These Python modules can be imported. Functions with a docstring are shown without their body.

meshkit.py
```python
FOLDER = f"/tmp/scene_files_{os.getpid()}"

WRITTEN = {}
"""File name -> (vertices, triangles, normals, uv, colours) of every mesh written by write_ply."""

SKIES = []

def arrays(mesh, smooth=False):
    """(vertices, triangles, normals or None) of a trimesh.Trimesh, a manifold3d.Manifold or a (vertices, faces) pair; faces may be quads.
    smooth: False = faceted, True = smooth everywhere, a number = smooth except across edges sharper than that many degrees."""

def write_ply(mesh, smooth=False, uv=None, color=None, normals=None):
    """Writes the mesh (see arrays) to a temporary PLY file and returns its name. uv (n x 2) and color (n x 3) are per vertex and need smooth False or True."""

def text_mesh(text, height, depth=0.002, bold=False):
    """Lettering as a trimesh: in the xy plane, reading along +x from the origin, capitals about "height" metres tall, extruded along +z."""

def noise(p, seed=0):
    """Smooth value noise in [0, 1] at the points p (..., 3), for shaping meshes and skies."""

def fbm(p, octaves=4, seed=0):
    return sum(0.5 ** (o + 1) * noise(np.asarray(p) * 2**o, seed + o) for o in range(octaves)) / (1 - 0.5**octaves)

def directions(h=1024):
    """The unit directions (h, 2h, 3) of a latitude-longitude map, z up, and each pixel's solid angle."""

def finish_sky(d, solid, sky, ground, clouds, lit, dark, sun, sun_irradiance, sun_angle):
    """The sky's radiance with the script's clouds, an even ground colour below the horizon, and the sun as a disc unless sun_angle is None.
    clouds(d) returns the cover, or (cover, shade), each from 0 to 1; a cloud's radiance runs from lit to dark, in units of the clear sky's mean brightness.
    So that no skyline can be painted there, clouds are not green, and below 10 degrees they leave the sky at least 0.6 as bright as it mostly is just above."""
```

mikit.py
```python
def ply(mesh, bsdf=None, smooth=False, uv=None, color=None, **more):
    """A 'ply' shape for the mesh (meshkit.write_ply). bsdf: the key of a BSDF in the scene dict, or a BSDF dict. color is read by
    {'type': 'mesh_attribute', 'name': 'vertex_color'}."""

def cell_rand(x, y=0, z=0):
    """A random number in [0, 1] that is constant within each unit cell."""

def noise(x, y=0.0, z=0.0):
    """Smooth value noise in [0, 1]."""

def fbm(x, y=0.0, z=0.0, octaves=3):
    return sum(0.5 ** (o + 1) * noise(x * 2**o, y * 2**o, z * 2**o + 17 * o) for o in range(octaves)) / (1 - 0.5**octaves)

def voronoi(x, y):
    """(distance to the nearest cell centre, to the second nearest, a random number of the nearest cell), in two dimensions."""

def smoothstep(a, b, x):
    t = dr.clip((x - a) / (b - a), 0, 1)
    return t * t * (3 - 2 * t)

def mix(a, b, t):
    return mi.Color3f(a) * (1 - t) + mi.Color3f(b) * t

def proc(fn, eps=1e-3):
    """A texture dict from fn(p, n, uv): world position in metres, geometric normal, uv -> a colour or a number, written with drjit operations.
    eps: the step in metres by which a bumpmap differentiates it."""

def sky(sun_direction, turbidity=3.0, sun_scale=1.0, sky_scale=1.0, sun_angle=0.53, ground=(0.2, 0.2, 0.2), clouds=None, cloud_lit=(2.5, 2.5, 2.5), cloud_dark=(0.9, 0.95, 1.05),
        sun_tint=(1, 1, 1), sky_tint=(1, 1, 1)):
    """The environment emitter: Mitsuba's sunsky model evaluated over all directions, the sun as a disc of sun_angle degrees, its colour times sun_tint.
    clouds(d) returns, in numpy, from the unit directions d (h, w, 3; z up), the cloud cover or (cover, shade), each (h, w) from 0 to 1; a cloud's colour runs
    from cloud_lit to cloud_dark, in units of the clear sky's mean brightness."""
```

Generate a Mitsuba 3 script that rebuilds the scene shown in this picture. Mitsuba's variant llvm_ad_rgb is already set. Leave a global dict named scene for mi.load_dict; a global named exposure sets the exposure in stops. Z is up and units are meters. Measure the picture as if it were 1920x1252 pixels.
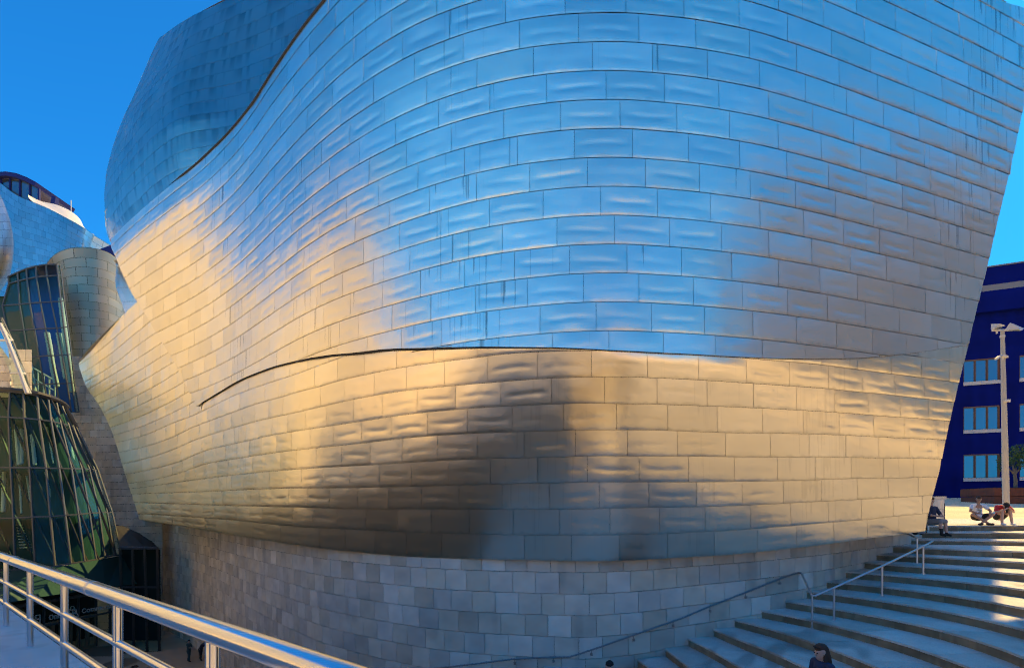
import math, random
import numpy as np, trimesh, mitsuba as mi, drjit as dr, mikit, meshkit
import manifold3d as m3
from scipy.interpolate import PchipInterpolator
from mikit import noise, fbm, cell_rand, smoothstep, mix, proc
T = mi.ScalarTransform4f
rng = random.Random(7)
scene, labels = {}, {}
# ------------------------------------------------------------------ camera, sky, exposure
F, CX, HY = 960.0, 960.0, 957.0          # focal length, centre column and eye line of the 1920 x 1252 frame; the eye is the origin
scene['camera'] = {'type': 'perspective', 'fov': 90.0, 'fov_axis': 'x', 'near_clip': 0.05, 'far_clip': 3000.0,
                   'principal_point_offset_y': (626.0 - HY) / 1252.0,
                   'to_world': T().look_at(origin=[0, 0, 0], target=[0, 1, 0], up=[0, 0, 1])}
SUN = (0.45, 0.42, 0.79)
scene['sky'] = mikit.sky(SUN, turbidity=2.8, sun_tint=(1.36, 1.06, 0.38), sky_tint=(0.11, 0.93, 1.53), sky_scale=1.12, ground=(0.25, 0.22, 0.17))
exposure = 1.88
# ------------------------------------------------------------------ helpers
def at(x, y, D):
    """a point D metres ahead of the eye, at the place the tape measured in the photograph"""
    return np.array([(x - CX) / F * D, D, (HY - y) / F * D])
def uniq(key):
    if key not in scene and key not in labels: return key
    n = 1
    while f'{key}_{n:03d}' in scene or f'{key}_{n:03d}' in labels: n += 1
    return f'{key}_{n:03d}'
counters = {}
def numbered(key):
    n = counters.get(key, 0); counters[key] = n + 1
    return key if n == 0 else f'{key}_{n:03d}'
def obj(name, mesh, mat, parent=None, smooth=False, label=None, kind=None, uv=None):
    key = numbered((parent + '__' if parent else '') + name)
    if isinstance(mesh, MB): mesh = mesh.mesh()
    scene[key] = mikit.ply(mesh, mat, smooth=smooth, uv=uv)
    if label or kind:
        labels[key] = {k: v for k, v in (('label', label), ('kind', kind)) if v}
    return key
def thing(name, label, cat, group=None):
    key = numbered(name)
    labels[key] = {'label': label, 'category': cat}
    if group: labels[key]['group'] = group
    return key
def tag(key, label, cat, group=None):
    labels[key] = {'label': label, 'category': cat, **({'group': group} if group else {})}
    return key
def struct(name, mesh, mat, label=None, smooth=False, uv=None):
    return obj(name, mesh, mat, None, smooth, label, 'structure', uv)
class MB:
    """collects primitives that make one mesh"""
    def __init__(s): s.p = []
    def add(s, m): s.p.append(m); return s
    def box(s, lo, hi):
        lo, hi = np.asarray(lo, float), np.asarray(hi, float)
        b = trimesh.creation.box(hi - lo); b.apply_translation((lo + hi) / 2); return s.add(b)
    def beam(s, a, b, w, h=None, up=(0, 0, 1)):
        s.add(beam(a, b, w, h or w, up)); return s
    def tube(s, pts, r, n=10): s.add(tube(pts, r, n)); return s
    def prism(s, poly, z0, z1):
        from shapely.geometry import Polygon
        m = trimesh.creation.extrude_polygon(Polygon(poly), z1 - z0, engine='earcut'); m.apply_translation([0, 0, z0]); return s.add(m)
    def quad(s, a, b, c, d):
        s.add(trimesh.Trimesh(np.array([a, b, c, d], float), [[0, 1, 2], [0, 2, 3]], process=False)); return s
    def mesh(s): return trimesh.util.concatenate(s.p) if len(s.p) > 1 else s.p[0]
def beam(a, b, w, h, up=(0, 0, 1)):
    a, b = np.asarray(a, float), np.asarray(b, float)
    d = b - a; L = np.linalg.norm(d); d /= L
    u = np.asarray(up, float); x = np.cross(d, u)
    if np.linalg.norm(x) < 1e-4: x = np.cross(d, [1, 0, 0])
    x /= np.linalg.norm(x); y = np.cross(x, d)
    m = trimesh.creation.box([w, h, L]); M = np.eye(4); M[:3, 0], M[:3, 1], M[:3, 2], M[:3, 3] = x, y, d, (a + b) / 2
    if np.linalg.det(M[:3, :3]) < 0: M[:3, 0] *= -1
    m.apply_transform(M); return m
def tube(pts, r, n=10, caps=True):
    p = np.asarray(pts, float); N = len(p)
    t = np.gradient(p, axis=0); t /= np.linalg.norm(t, axis=1, keepdims=True)
    a = np.zeros_like(t); r0 = np.array([0, 0, 1.0]) if abs(t[0][2]) < .9 else np.array([1.0, 0, 0])
    for i in range(N):
        r0 = r0 - t[i] * np.dot(r0, t[i]); r0 = r0 / np.linalg.norm(r0); a[i] = r0
    b = np.cross(t, a); ang = np.arange(n) * 2 * np.pi / n
    rr = np.broadcast_to(r, (N,))
    v = p[:, None] + rr[:, None, None] * (np.cos(ang)[None, :, None] * a[:, None] + np.sin(ang)[None, :, None] * b[:, None])
    v = v.reshape(-1, 3); f = []
    for i in range(N - 1):
        for j in range(n):
            q = [i * n + j, i * n + (j + 1) % n, (i + 1) * n + (j + 1) % n, (i + 1) * n + j]
            f += [[q[0], q[1], q[2]], [q[0], q[2], q[3]]]
    if caps:
        v = np.vstack([v, p[0], p[-1]]); c0, c1 = N * n, N * n + 1
        for j in range(n):
            f += [[c0, (j + 1) % n, j], [c1, (N - 1) * n + j, (N - 1) * n + (j + 1) % n]]
    return trimesh.Trimesh(v, f, process=False)
def interp(pts, ext=True):
    p = np.array(sorted(pts), float); pc = PchipInterpolator(p[:, 0], p[:, 1])
    x0, x1 = p[0, 0], p[-1, 0]; y0, y1 = p[0, 1], p[-1, 1]; s0, s1 = float(pc(x0, 1)), float(pc(x1, 1))
    def f(x):
        x = np.asarray(x, float); c = np.clip(x, x0, x1); y = pc(c)
        if ext: y = y + np.where(x < x0, (x - x0) * s0, 0) + np.where(x > x1, (x - x1) * s1, 0)
        return y
    return f
def gridmesh(P):
    """(n, m, 3) points -> mesh"""
    n, m = P.shape[:2]; i, j = np.meshgrid(np.arange(n - 1), np.arange(m - 1), indexing='ij')
    a = (i * m + j).ravel(); q = np.stack([a, a + m, a + m + 1, a + 1], 1)
    return trimesh.Trimesh(P.reshape(-1, 3), np.vstack([q[:, [0, 1, 2]], q[:, [0, 2, 3]]]), process=False)
def raw(key, V, Fc, N, UV, mat):
    path = meshkit.write_ply((V, Fc), False, UV, None, normals=N)
    scene[key] = {'type': 'ply', 'filename': path, 'face_normals': False, 'bsdf': {'type': 'ref', 'id': mat}}
    return key
# ------------------------------------------------------------------ materials
def rgb(*c): return {'type': 'rgb', 'value': list(c)}
def pr(color, rough=.6, **k): return {'type': 'principled', 'base_color': color if isinstance(color, dict) else rgb(*color), 'roughness': rough, **k}
def mat(name, b, two=True): scene[name] = {'type': 'twosided', 'b': b} if two else b; return name
def bumped(b, fn, scale=1.0, eps=2e-3): return {'type': 'bumpmap', 'arbitrary': proc(fn, eps), 'scale': scale, 'b': b}
PW = 1.18
def ti_tone(p, n, uv):
    col, row = dr.floor(uv.x), dr.floor(uv.y)
    u, w = uv.x - col, uv.y - row
    r1, r2 = cell_rand(col, row, 3), cell_rand(col, row, 8)
    tone = 0.90 + 0.13 * r1
    base = mi.Color3f(.94, .86, .70) * (1 - .5 * r2) + mi.Color3f(.92, .87, .77) * (.5 * r2)
    arc = uv.x * PW + row * .27
    lane = noise(arc * .55, 3.3) * .6 + .4 * noise(arc * .23, 9.1, row * .13)
    n1 = noise(arc * 17.0, row * 1.7, 1.5); n2 = noise(arc * 41.0, row * .9, 4.5)
    run = smoothstep(.66, .86, n1 * .72 + n2 * .28 + (lane - .5) * .62)
    length = .35 + .9 * cell_rand(dr.floor(arc * 17.0), row, 5)
    run = run * (1 - smoothstep(length - .3, length, w)) * dr.select(uv.y < 78, .75, .16)
    low = smoothstep(.86, 1.0, w + .13 * (noise(arc * 9, row, 2.2) - .5)) * .16
    cloud = .07 * (fbm(p.x * 1.3 + 4, p.y * 1.3, p.z * 1.6) - .5)
    rear_shade_dirt = dr.select((uv.y > 159.5) & (uv.y < 200), mi.Float(1), mi.Float(0))  # rear shell only: darker tone paints in its shade; the drips are dirt
    soot = rear_shade_dirt * smoothstep(.45, .7, noise(arc * 5.0, row * .6, 6.5)) * (1 - w) * .35
    return base * (tone + cloud) * (1 - run * .72) * (1 - low) * (1 - .30 * rear_shade_dirt) * (1 - soot)
def ti_bump(p, n, uv):
    col, row = dr.floor(uv.x), dr.floor(uv.y)
    u, w = uv.x - col, uv.y - row
    a1, a2, a3, a4 = (cell_rand(col, row, k) for k in (11, 12, 13, 14))
    ends = smoothstep(.0, .28, u) * (1 - smoothstep(.72, 1.0, u))
    c = .55 + .10 * (a2 - .5) + .03 * dr.sin(u * 5 + a3 * 6)
    d = (w - c) / .115
    dent = -.0052 * (.22 + .95 * a1) * dr.exp(-d * d) * ends
    e = (w - 1.0) / .07
    lip = -.0040 * (.4 + .8 * a3) * dr.exp(-e * e)
    pillow = .010 * (.3 + .9 * a4) * (u * (1 - u) * 4) * (w * (1 - w) * 4) * .55
    wob = .0085 * (noise(uv.x * 2.3 + row * 3.7, w * 1.6 + row * 7.1) - .5) + .0030 * (noise(uv.x * 6.1, w * 3.5 + row * 5.3, col * .31) - .5)
    tilt = (.0085 * (cell_rand(col, row, 21) - .5) * (w - .5) + .012 * (cell_rand(col, row, 22) - .5) * (u - .5)) * 2.0
    return dent + lip + pillow + wob + tilt
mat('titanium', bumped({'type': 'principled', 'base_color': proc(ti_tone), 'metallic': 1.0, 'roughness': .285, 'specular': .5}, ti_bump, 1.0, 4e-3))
def far_seam(p, n, uv):
    v, u = uv.y, uv.x
    row = dr.floor(v); col = dr.floor(u + .5 * (row - 2 * dr.floor(row / 2)))
    fw = v - row; fu = u + .5 * (row - 2 * dr.floor(row / 2)) - col
    line = dr.maximum(1 - smoothstep(.02, .07, fw), 1 - smoothstep(.012, .045, fu))
    return mi.Color3f(.60, .575, .53) * (.82 + .3 * cell_rand(col, row, 2)) * (1 - .72 * line)
def far_bump(p, n, uv):
    row = dr.floor(uv.y); w = uv.y - row
    return .014 * (noise(uv.x * 1.3 + row * 5, uv.y * 1.1) - .5) - .006 * (1 - smoothstep(0, .12, w))
mat('titanium_far', bumped({'type': 'principled', 'base_color': proc(far_seam), 'metallic': 1.0, 'roughness': .30}, far_bump, 1.0, 1e-2))
mat('titanium_warm_tint', bumped({'type': 'principled', 'base_color': proc(lambda p, n, uv: far_seam(p, n, uv) * mi.Color3f(.92, .74, .50)), 'metallic': .85, 'roughness': .40}, far_bump, 1.0, 1e-2))  # titanium whose golden tint paints in reflections of warm surroundings
mat('dark_stone', pr((.25, .20, .14), .8))
mat('joint', pr((.07, .065, .06), .9))
mat('soffit', pr((.16, .14, .11), .9))
mat('rim_metal', {'type': 'principled', 'base_color': rgb(.80, .76, .68), 'metallic': .55, 'roughness': .55})
def lime(p, n, uv):
    col, row = dr.floor(uv.x), dr.floor(uv.y)
    a, b = cell_rand(col, row, 3), cell_rand(col, row, 6)
    c = mix((.66, .56, .41), (.72, .65, .54), a)
    m = fbm(p.x * 2.1 + 13 * a, p.y * 2.1, p.z * 2.6 + 5 * b, 4)
    s = smoothstep(.66, .84, noise(p.x * 2.4, p.y * 2.4, p.z * .7)) * .16
    return c * (.78 + .36 * b) * (.72 + .5 * m) * (1 - s)
def lime_bump(p, n, uv): return .004 * fbm(p.x * 9, p.y * 9, p.z * 9, 3)
mat('limestone', bumped(pr(proc(lime), .85), lime_bump))
def lime_far(p, n, uv):
    row = dr.floor(uv.y); col = dr.floor(uv.x + .37 * row)
    fw = uv.y - row; fu = uv.x + .37 * row - col
    line = dr.maximum(1 - smoothstep(.02, .05, fw), 1 - smoothstep(.015, .04, fu))
    return mix((.70, .62, .49), (.76, .70, .60), cell_rand(col, row, 3)) * (.84 + .25 * fbm(p.x, p.y, p.z)) * (1 - .45 * line)
mat('limestone_far', pr(proc(lime_far), .85))
def pave(p, n, uv):
    x, y = p.x * .7 + p.y * .1, p.y * 1.05 - p.x * .1
    col, row = dr.floor(x + .5 * dr.floor(y)), dr.floor(y)
    fx, fy = x + .5 * dr.floor(y) - col, y - row
    line = dr.maximum(1 - smoothstep(.006, .018, fx), 1 - smoothstep(.008, .022, fy))
    m = fbm(p.x * .6, p.y * .6, 1.0, 4)
    return mi.Color3f(.68, .56, .36) * (.86 + .18 * cell_rand(col, row, 1)) * (.78 + .4 * m) * (1 - .45 * line)
mat('paving', pr(proc(pave), .8))
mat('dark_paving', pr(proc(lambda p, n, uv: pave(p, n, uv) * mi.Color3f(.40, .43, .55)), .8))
def tread_c(p, n, uv):
    a = cell_rand(dr.floor(uv.x), dr.floor(uv.y), 4)
    m = fbm(p.x * 1.7, p.y * 1.7, p.z * 3, 4)
    f = uv.y - dr.floor(uv.y)
    wet = smoothstep(.50, .72, noise(p.x * .9 + 3, p.y * .55, 2.0) * .55 + .45 * noise(p.x * 3.2 - p.y * 2.1, p.y * .8 + p.x * .6, 5.0) + .16 * (f - .55)) * .6
    grit = .9 + .2 * noise(p.x * 60, p.y * 60)
    return mix((.46, .43, .37), (.54, .51, .455), a) * (.74 + .5 * m) * (1 - wet * .62) * grit
mat('tread_stone', bumped(pr(proc(tread_c), .62), lambda p, n, uv: .003 * fbm(p.x * 14, p.y * 14, p.z * 14, 2)))
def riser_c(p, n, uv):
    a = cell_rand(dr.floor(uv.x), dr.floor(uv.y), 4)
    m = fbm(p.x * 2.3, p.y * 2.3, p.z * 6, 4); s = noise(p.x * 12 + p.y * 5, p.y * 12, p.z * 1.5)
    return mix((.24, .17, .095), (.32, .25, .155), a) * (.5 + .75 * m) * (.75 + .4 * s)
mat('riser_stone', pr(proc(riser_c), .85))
def ledge_c(p, n, uv):
    m = fbm(p.x * 1.9, p.y * 1.9, 2.0, 4); s = smoothstep(.62, .75, noise(p.x * 7, p.y * 7, 3.0)) * .1
    a = cell_rand(dr.floor(uv.x), dr.floor(uv.y), 4)
    return mi.Color3f(.60, .58, .55) * (.8 + .12 * a) * (.78 + .36 * m) * (1 - s)
mat('ledge_stone', pr(proc(ledge_c), .6))
def slab_c(p, n, uv):
    a = cell_rand(dr.floor(uv.x), dr.floor(uv.y), 4); m = fbm(p.x * 2.4, p.y * 5.2, 2.0, 4)
    return mi.Color3f(.40, .36, .33) * (.8 + .3 * a) * (.7 + .55 * m)
mat('terrace_stone', pr(proc(slab_c), .75))
def pit_c(p, n, uv):
    m = fbm(p.x * .35, p.y * .35, 2.0, 4); s = smoothstep(.62, .74, noise(p.x * .45, p.y * .45, 7.0)) * .55
    return mi.Color3f(.42, .335, .23) * (.65 + .65 * m) * (1 - s)
mat('pit_stone', pr(proc(pit_c), .7))
mat('steel', {'type': 'principled', 'base_color': rgb(.74, .75, .78), 'metallic': 1.0, 'roughness': .17})
mat('dull_steel', {'type': 'principled', 'base_color': rgb(.62, .62, .62), 'metallic': .85, 'roughness': .35})
mat('dark_rail', {'type': 'principled', 'base_color': rgb(.30, .29, .28), 'metallic': .8, 'roughness': .35})
def blue_c(p, n, uv): return mi.Color3f(.001, .009, .17) * (.62 + .5 * fbm(p.x * .35, p.y * .35, p.z * .8, 4) + .35 * (noise(p.x * 2.3, p.y, p.z * .12) - .5))
mat('blue_paint', pr(proc(blue_c), .8, specular=.15))
mat('navy_paint', pr((.006, .012, .13), .6))
mat('window_glass', {'type': 'principled', 'base_color': rgb(.19, .25, .27), 'metallic': .8, 'roughness': .03})
mat('copper_frame', pr((.20, .11, .07), .5))
mat('sill_white', pr((.62, .6, .56), .7))
mat('louvre_metal', pr((.24, .25, .27), .6))
mat('lamp_paint', pr((.60, .59, .55), .5))
mat('post_paint', pr((.47, .45, .38), .55))
def rust(p, n, uv): return mix((.30, .085, .035), (.16, .05, .03), fbm(p.x * 1.5, p.y * 1.5, p.z * 3, 4)) * (.8 + .3 * noise(p.x * 9, p.y * 9, p.z * 2))
mat('corten', pr(proc(rust), .8))
mat('pane', {'type': 'thindielectric', 'int_ior': 1.2, 'specular_transmittance': rgb(.60, .86, .82)}, False)
mat('mullion', pr((.10, .115, .125), .5, metallic=.3))
mat('dark_mullion', pr((.06, .06, .062), .45, metallic=.5))
mat('pale_column', pr((.52, .60, .56), .6))
mat('interior_teal', pr((.03, .085, .082), .8))
mat('interior_dark', pr((.02, .028, .03), .8))
mat('interior_blue', pr((.015, .08, .36), .7))
mat('door_bronze', pr((.30, .235, .15), .45, metallic=.4))
mat('sign_white', pr((.80, .80, .78), .6))
mat('bark', pr((.20, .17, .125), .9))
mat('soil', pr((.05, .04, .03), .95))
scene['leaf'] = {'type': 'twosided', 'b': pr((.045, .105, .02), .5)}
scene['leaf_pale'] = {'type': 'twosided', 'b': pr((.11, .18, .045), .5)}
for nm, c in dict(skin=(.42, .24, .16), skin_pale=(.50, .32, .24), white_cloth=(.74, .74, .76), black_cloth=(.018, .018, .022), red_cloth=(.55, .025, .03), navy_cloth=(.02, .03, .07), grey_cloth=(.18, .2, .22),
                  hair_brown=(.055, .03, .018), hair_black=(.012, .01, .01), shoe_white=(.78, .78, .78), shoe_black=(.015, .015, .015), print_grey=(.35, .38, .36), teal_cloth=(.03, .08, .09)).items():
    mat(nm, pr(c, .75))
# ------------------------------------------------------------------ panelled surfaces
def panelled(S, rows, arcw, shift, lims, parent, piece, matname, nu=4, nv=2, gap=.009, lap=.008, depth=.05, most=300, seed=1, bond=None, jitter=0.0, stuff_name='small_panel', stuff_label=None):
    """S(a, b) -> points; rows: [(b_top, b_bottom)]; lims: dict aL(b), aR(b), bT(a), bB(a). Pieces are entries parent__piece; those past 'most' one joined part"""
    rr = random.Random(seed); out = []
    aL, aR = lims['aL'], lims['aR']; bT, bB = lims.get('bT'), lims.get('bB')
    bm_ = (rows[len(rows) // 2][0] + rows[len(rows) // 2][1]) / 2; am_ = (float(aL(bm_)) + float(aR(bm_))) / 2; ha, hb = (float(aR(bm_)) - float(aL(bm_))) * .02, (rows[0][1] - rows[0][0]) * .2
    q_ = S(np.array([am_ + ha, am_ - ha, am_, am_]), np.array([bm_, bm_, bm_ - hb, bm_ + hb])); flip = -1 if np.dot(np.cross(q_[0] - q_[1], q_[2] - q_[3]), -q_[2]) < 0 else 1
    for ri, (b0, b1) in enumerate(rows):
        sgn = 1 if b1 > b0 else -1
        lo = min(float(aL(b0)), float(aL(b1))); hi = max(float(aR(b0)), float(aR(b1)))
        A = np.linspace(lo, hi, 400); bm = (b0 + b1) / 2
        pts = S(A, np.full_like(A, bm)); arc = np.concatenate([[0], np.cumsum(np.linalg.norm(np.diff(pts, axis=0), axis=1))])
        ref = np.interp(lims.get('a0', lo), A, arc)
        off = (shift * ri) if bond is None else bond(ri)
        k0, k1 = math.floor((0 - ref - off) / arcw) - 1, math.ceil((arc[-1] - ref - off) / arcw) + 1
        js = [(k, (k * arcw + off + ref) + (rr.uniform(-jitter, jitter) if jitter else 0)) for k in range(k0, k1 + 1)]
        for (k, s0), (_, s1) in zip(js[:-1], js[1:]):
            if s1 <= 0.02 or s0 >= arc[-1] - .02: continue
            a0, a1 = np.interp([max(s0, 0), min(s1, arc[-1])], arc, A)
            us = np.linspace(0, 1, nu + 1); ws = np.linspace(0, 1, nv + 1)
            a = np.broadcast_to((a0 + (a1 - a0) * us)[:, None], (nu + 1, nv + 1)).copy()
            def clipb(a):
                t = np.full_like(a, b0); b = np.full_like(a, b1)
                if bT is not None: t = np.maximum(t, bT(a)) if sgn > 0 else np.minimum(t, bT(a))
                if bB is not None: b = np.minimum(b, bB(a)) if sgn > 0 else np.maximum(b, bB(a))
                return t, b
            t, b = clipb(a[:, 0])
            t, b = t[:, None], b[:, None]
            h = (b - t) * sgn
            if h.max() < .015 * abs(b1 - b0): continue
            h = np.maximum(h, 0)
            bb = t + sgn * h * ws[None, :]
            l_, r_ = np.maximum(a0, aL(bb)), np.minimum(a1, aR(bb))
            if (r_ - l_).max() < .04 * (a1 - a0): continue
            r_ = np.maximum(r_, l_ + 1e-4 * (a1 - a0))
            a = l_ + (r_ - l_) * us[:, None]
            P = S(a.ravel(), bb.ravel()).reshape(nu + 1, nv + 1, 3)
            # pull in by half a joint
            wid = np.linalg.norm(P[-1] - P[0], axis=1).mean(); hei = np.linalg.norm(P[:, -1] - P[:, 0], axis=1).mean()
            if wid < .012 or hei < .012: continue
            gu, gw = min(.25, gap / 2 / wid), min(.25, gap / 2 / hei)
            us2, ws2 = gu + (1 - 2 * gu) * us, gw + (1 - 2 * gw) * ws
            bb = t + sgn * h * ws2[None, :]; a = l_ + (r_ - l_) * us2[:, None]
            ea, eb = (a1 - a0) * .02 + 1e-6, (b1 - b0) * .05
            def Sx(x, y): return S(x.ravel(), y.ravel()).reshape(x.shape + (3,))
            P = Sx(a, bb); N = np.cross(Sx(a + ea, bb) - Sx(a - ea, bb), Sx(a, bb - eb) - Sx(a, bb + eb))
            N /= np.linalg.norm(N, axis=-1, keepdims=True) + 1e-12
            N *= flip
            P = P + N * (lap * ws[None, :, None] + rr.uniform(0, .004))
            # uv: whole part = piece id, fraction = place on the full panel
            fu = (np.interp(a, A, arc) - s0) / (s1 - s0); fw = (bb - b0) / (b1 - b0)
            UV = np.stack([k + 500 + np.clip(fu, .0005, .9995), ri + 40 * (seed % 7) + np.clip(fw, .0005, .9995)], -1)
            n, m = nu + 1, nv + 1
            V = P.reshape(-1, 3); NN = N.reshape(-1, 3); U2 = UV.reshape(-1, 2)
            i, j = np.meshgrid(np.arange(nu), np.arange(nv), indexing='ij'); q = (i * m + j).ravel()
            fa = np.vstack([np.stack([q, q + 1, q + m + 1], 1), np.stack([q, q + m + 1, q + m], 1)])
            per = [(x, 0) for x in range(n)] + [(n - 1, y) for y in range(1, m)] + [(x, m - 1) for x in range(n - 2, -1, -1)] + [(0, y) for y in range(m - 2, 0, -1)]
            ids = np.array([x * m + y for x, y in per]); L = len(ids); cen = V.mean(0)
            on = V[ids] - cen; on -= (on * NN[ids]).sum(1)[:, None] * NN[ids]; on /= np.linalg.norm(on, axis=1, keepdims=True) + 1e-9
            base = len(V)
            V = np.vstack([V, V[ids], V[ids] - NN[ids] * depth]); NN = np.vstack([NN, on, on]); U2 = np.vstack([U2, U2[ids], U2[ids]])
            x = np.arange(L); y = (x + 1) % L
            fa = np.vstack([fa, np.stack([base + x, base + y, base + L + y], 1), np.stack([base + x, base + L + y, base + L + x], 1)])
            z = V[:n * m]; yy = np.maximum(z[:, 1], .1); px, py = CX + z[:, 0] / yy * F, HY - z[:, 2] / yy * F
            vis = (px.max() > 0) & (px.min() < 1920) & (py.max() > 0) & (py.min() < 1252)
            area = (px.max() - px.min()) * (py.max() - py.min()) * (1 if vis else 1e-4)
            out.append((area, V, fa, NN, U2))
    out.sort(key=lambda o: -o[0])
    for o in out[:most]: raw(numbered(f'{parent}__{piece}'), o[1], o[2], o[3], o[4], matname)
    rest = out[most:]
    if rest:
        offs = np.cumsum([0] + [len(o[1]) for o in rest])
        key = f'{parent}__{stuff_name}'
        raw(key, np.vstack([o[1] for o in rest]), np.vstack([o[2] + k for o, k in zip(rest, offs)]), np.vstack([o[3] for o in rest]), np.vstack([o[4] for o in rest]), matname)
        labels[key] = {'kind': 'stuff', **({'label': stuff_label} if stuff_label else {})}
    return len(out)
def backing(S, aL, aR, b0, b1, off, na=120, nb=14, clip=None):
    """sheet behind a panelled surface"""
    bs = np.linspace(b0, b1, nb); P = []
    for b in bs:
        l, r = float(aL(b)), float(aR(b)); a = np.linspace(l, r, na); bb = np.full(na, b)
        if clip: bb = clip(a, bb)
        p = S(a, bb); d = p.copy(); d[:, 2] *= .15; d /= np.linalg.norm(d, axis=1, keepdims=True)
        P.append(p + d * off)
    return gridmesh(np.array(P))
# ------------------------------------------------------------------ the metal gallery: plan curves measured from the photograph's level courses
ZA, ZI = 10.39, 5.6
dA = interp([(145, 28.3), (175, 27.0), (205, 25.8), (226, 24.8), (252, 23.7), (280, 22.65), (306, 21.8), (331, 21.05), (360, 20.25), (391, 19.35), (429, 18.2), (474, 16.75), (507, 15.7), (541, 14.8), (570, 14.15), (600, 13.6), (640, 12.98),
             (720, 12.1), (800, 11.52), (900, 11.07), (1000, 10.81), (1080, 10.72), (1150, 10.7), (1263, 10.79), (1400, 11.07), (1480, 11.37), (1560, 11.75), (1640, 12.2), (1720, 12.69), (1800, 13.25), (1880, 13.88), (1960, 14.6)])
dI = interp([(145, 30.3), (175, 29.0), (205, 27.8), (226, 26.8), (252, 25.6), (280, 24.4), (306, 23.4), (331, 22.5), (360, 21.5), (391, 20.4), (429, 19.0), (474, 17.35), (522, 15.8), (560, 14.8), (600, 14.0), (640, 13.38), (720, 12.48), (800, 11.82),
             (900, 11.25), (1000, 10.92), (1080, 10.76), (1150, 10.72), (1263, 10.84), (1400, 11.16), (1480, 11.46), (1560, 11.84), (1640, 12.3), (1720, 12.8), (1800, 13.38), (1880, 14.02), (1960, 14.75)])
def DU(x, z):
    f = (np.clip(z, 3.0, 12.2) - ZI) / (ZA - ZI)
    return (dI(x) + (dA(x) - dI(x)) * f) * flare(z)
def flare(z): return 1 - .0125 * np.log1p(np.exp((np.asarray(z, float) - 5.2) / .9)) * .9
def SU(x, z):
    D = DU(x, z); return np.stack([(x - CX) / F * D, D, z * flare(z)], -1)
def z_of(x, y):
    """height on the upper shell at image point"""
    z = 8.0
    for _ in range(12): z = (HY - y) / F * float(DU(np.array(x), np.array(z))) / float(flare(z))
    return z
crease_px = [(208, 463), (229, 512), (247, 550), (270, 585), (296, 630), (324, 674.5), (353, 731), (369, 759)]
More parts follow.
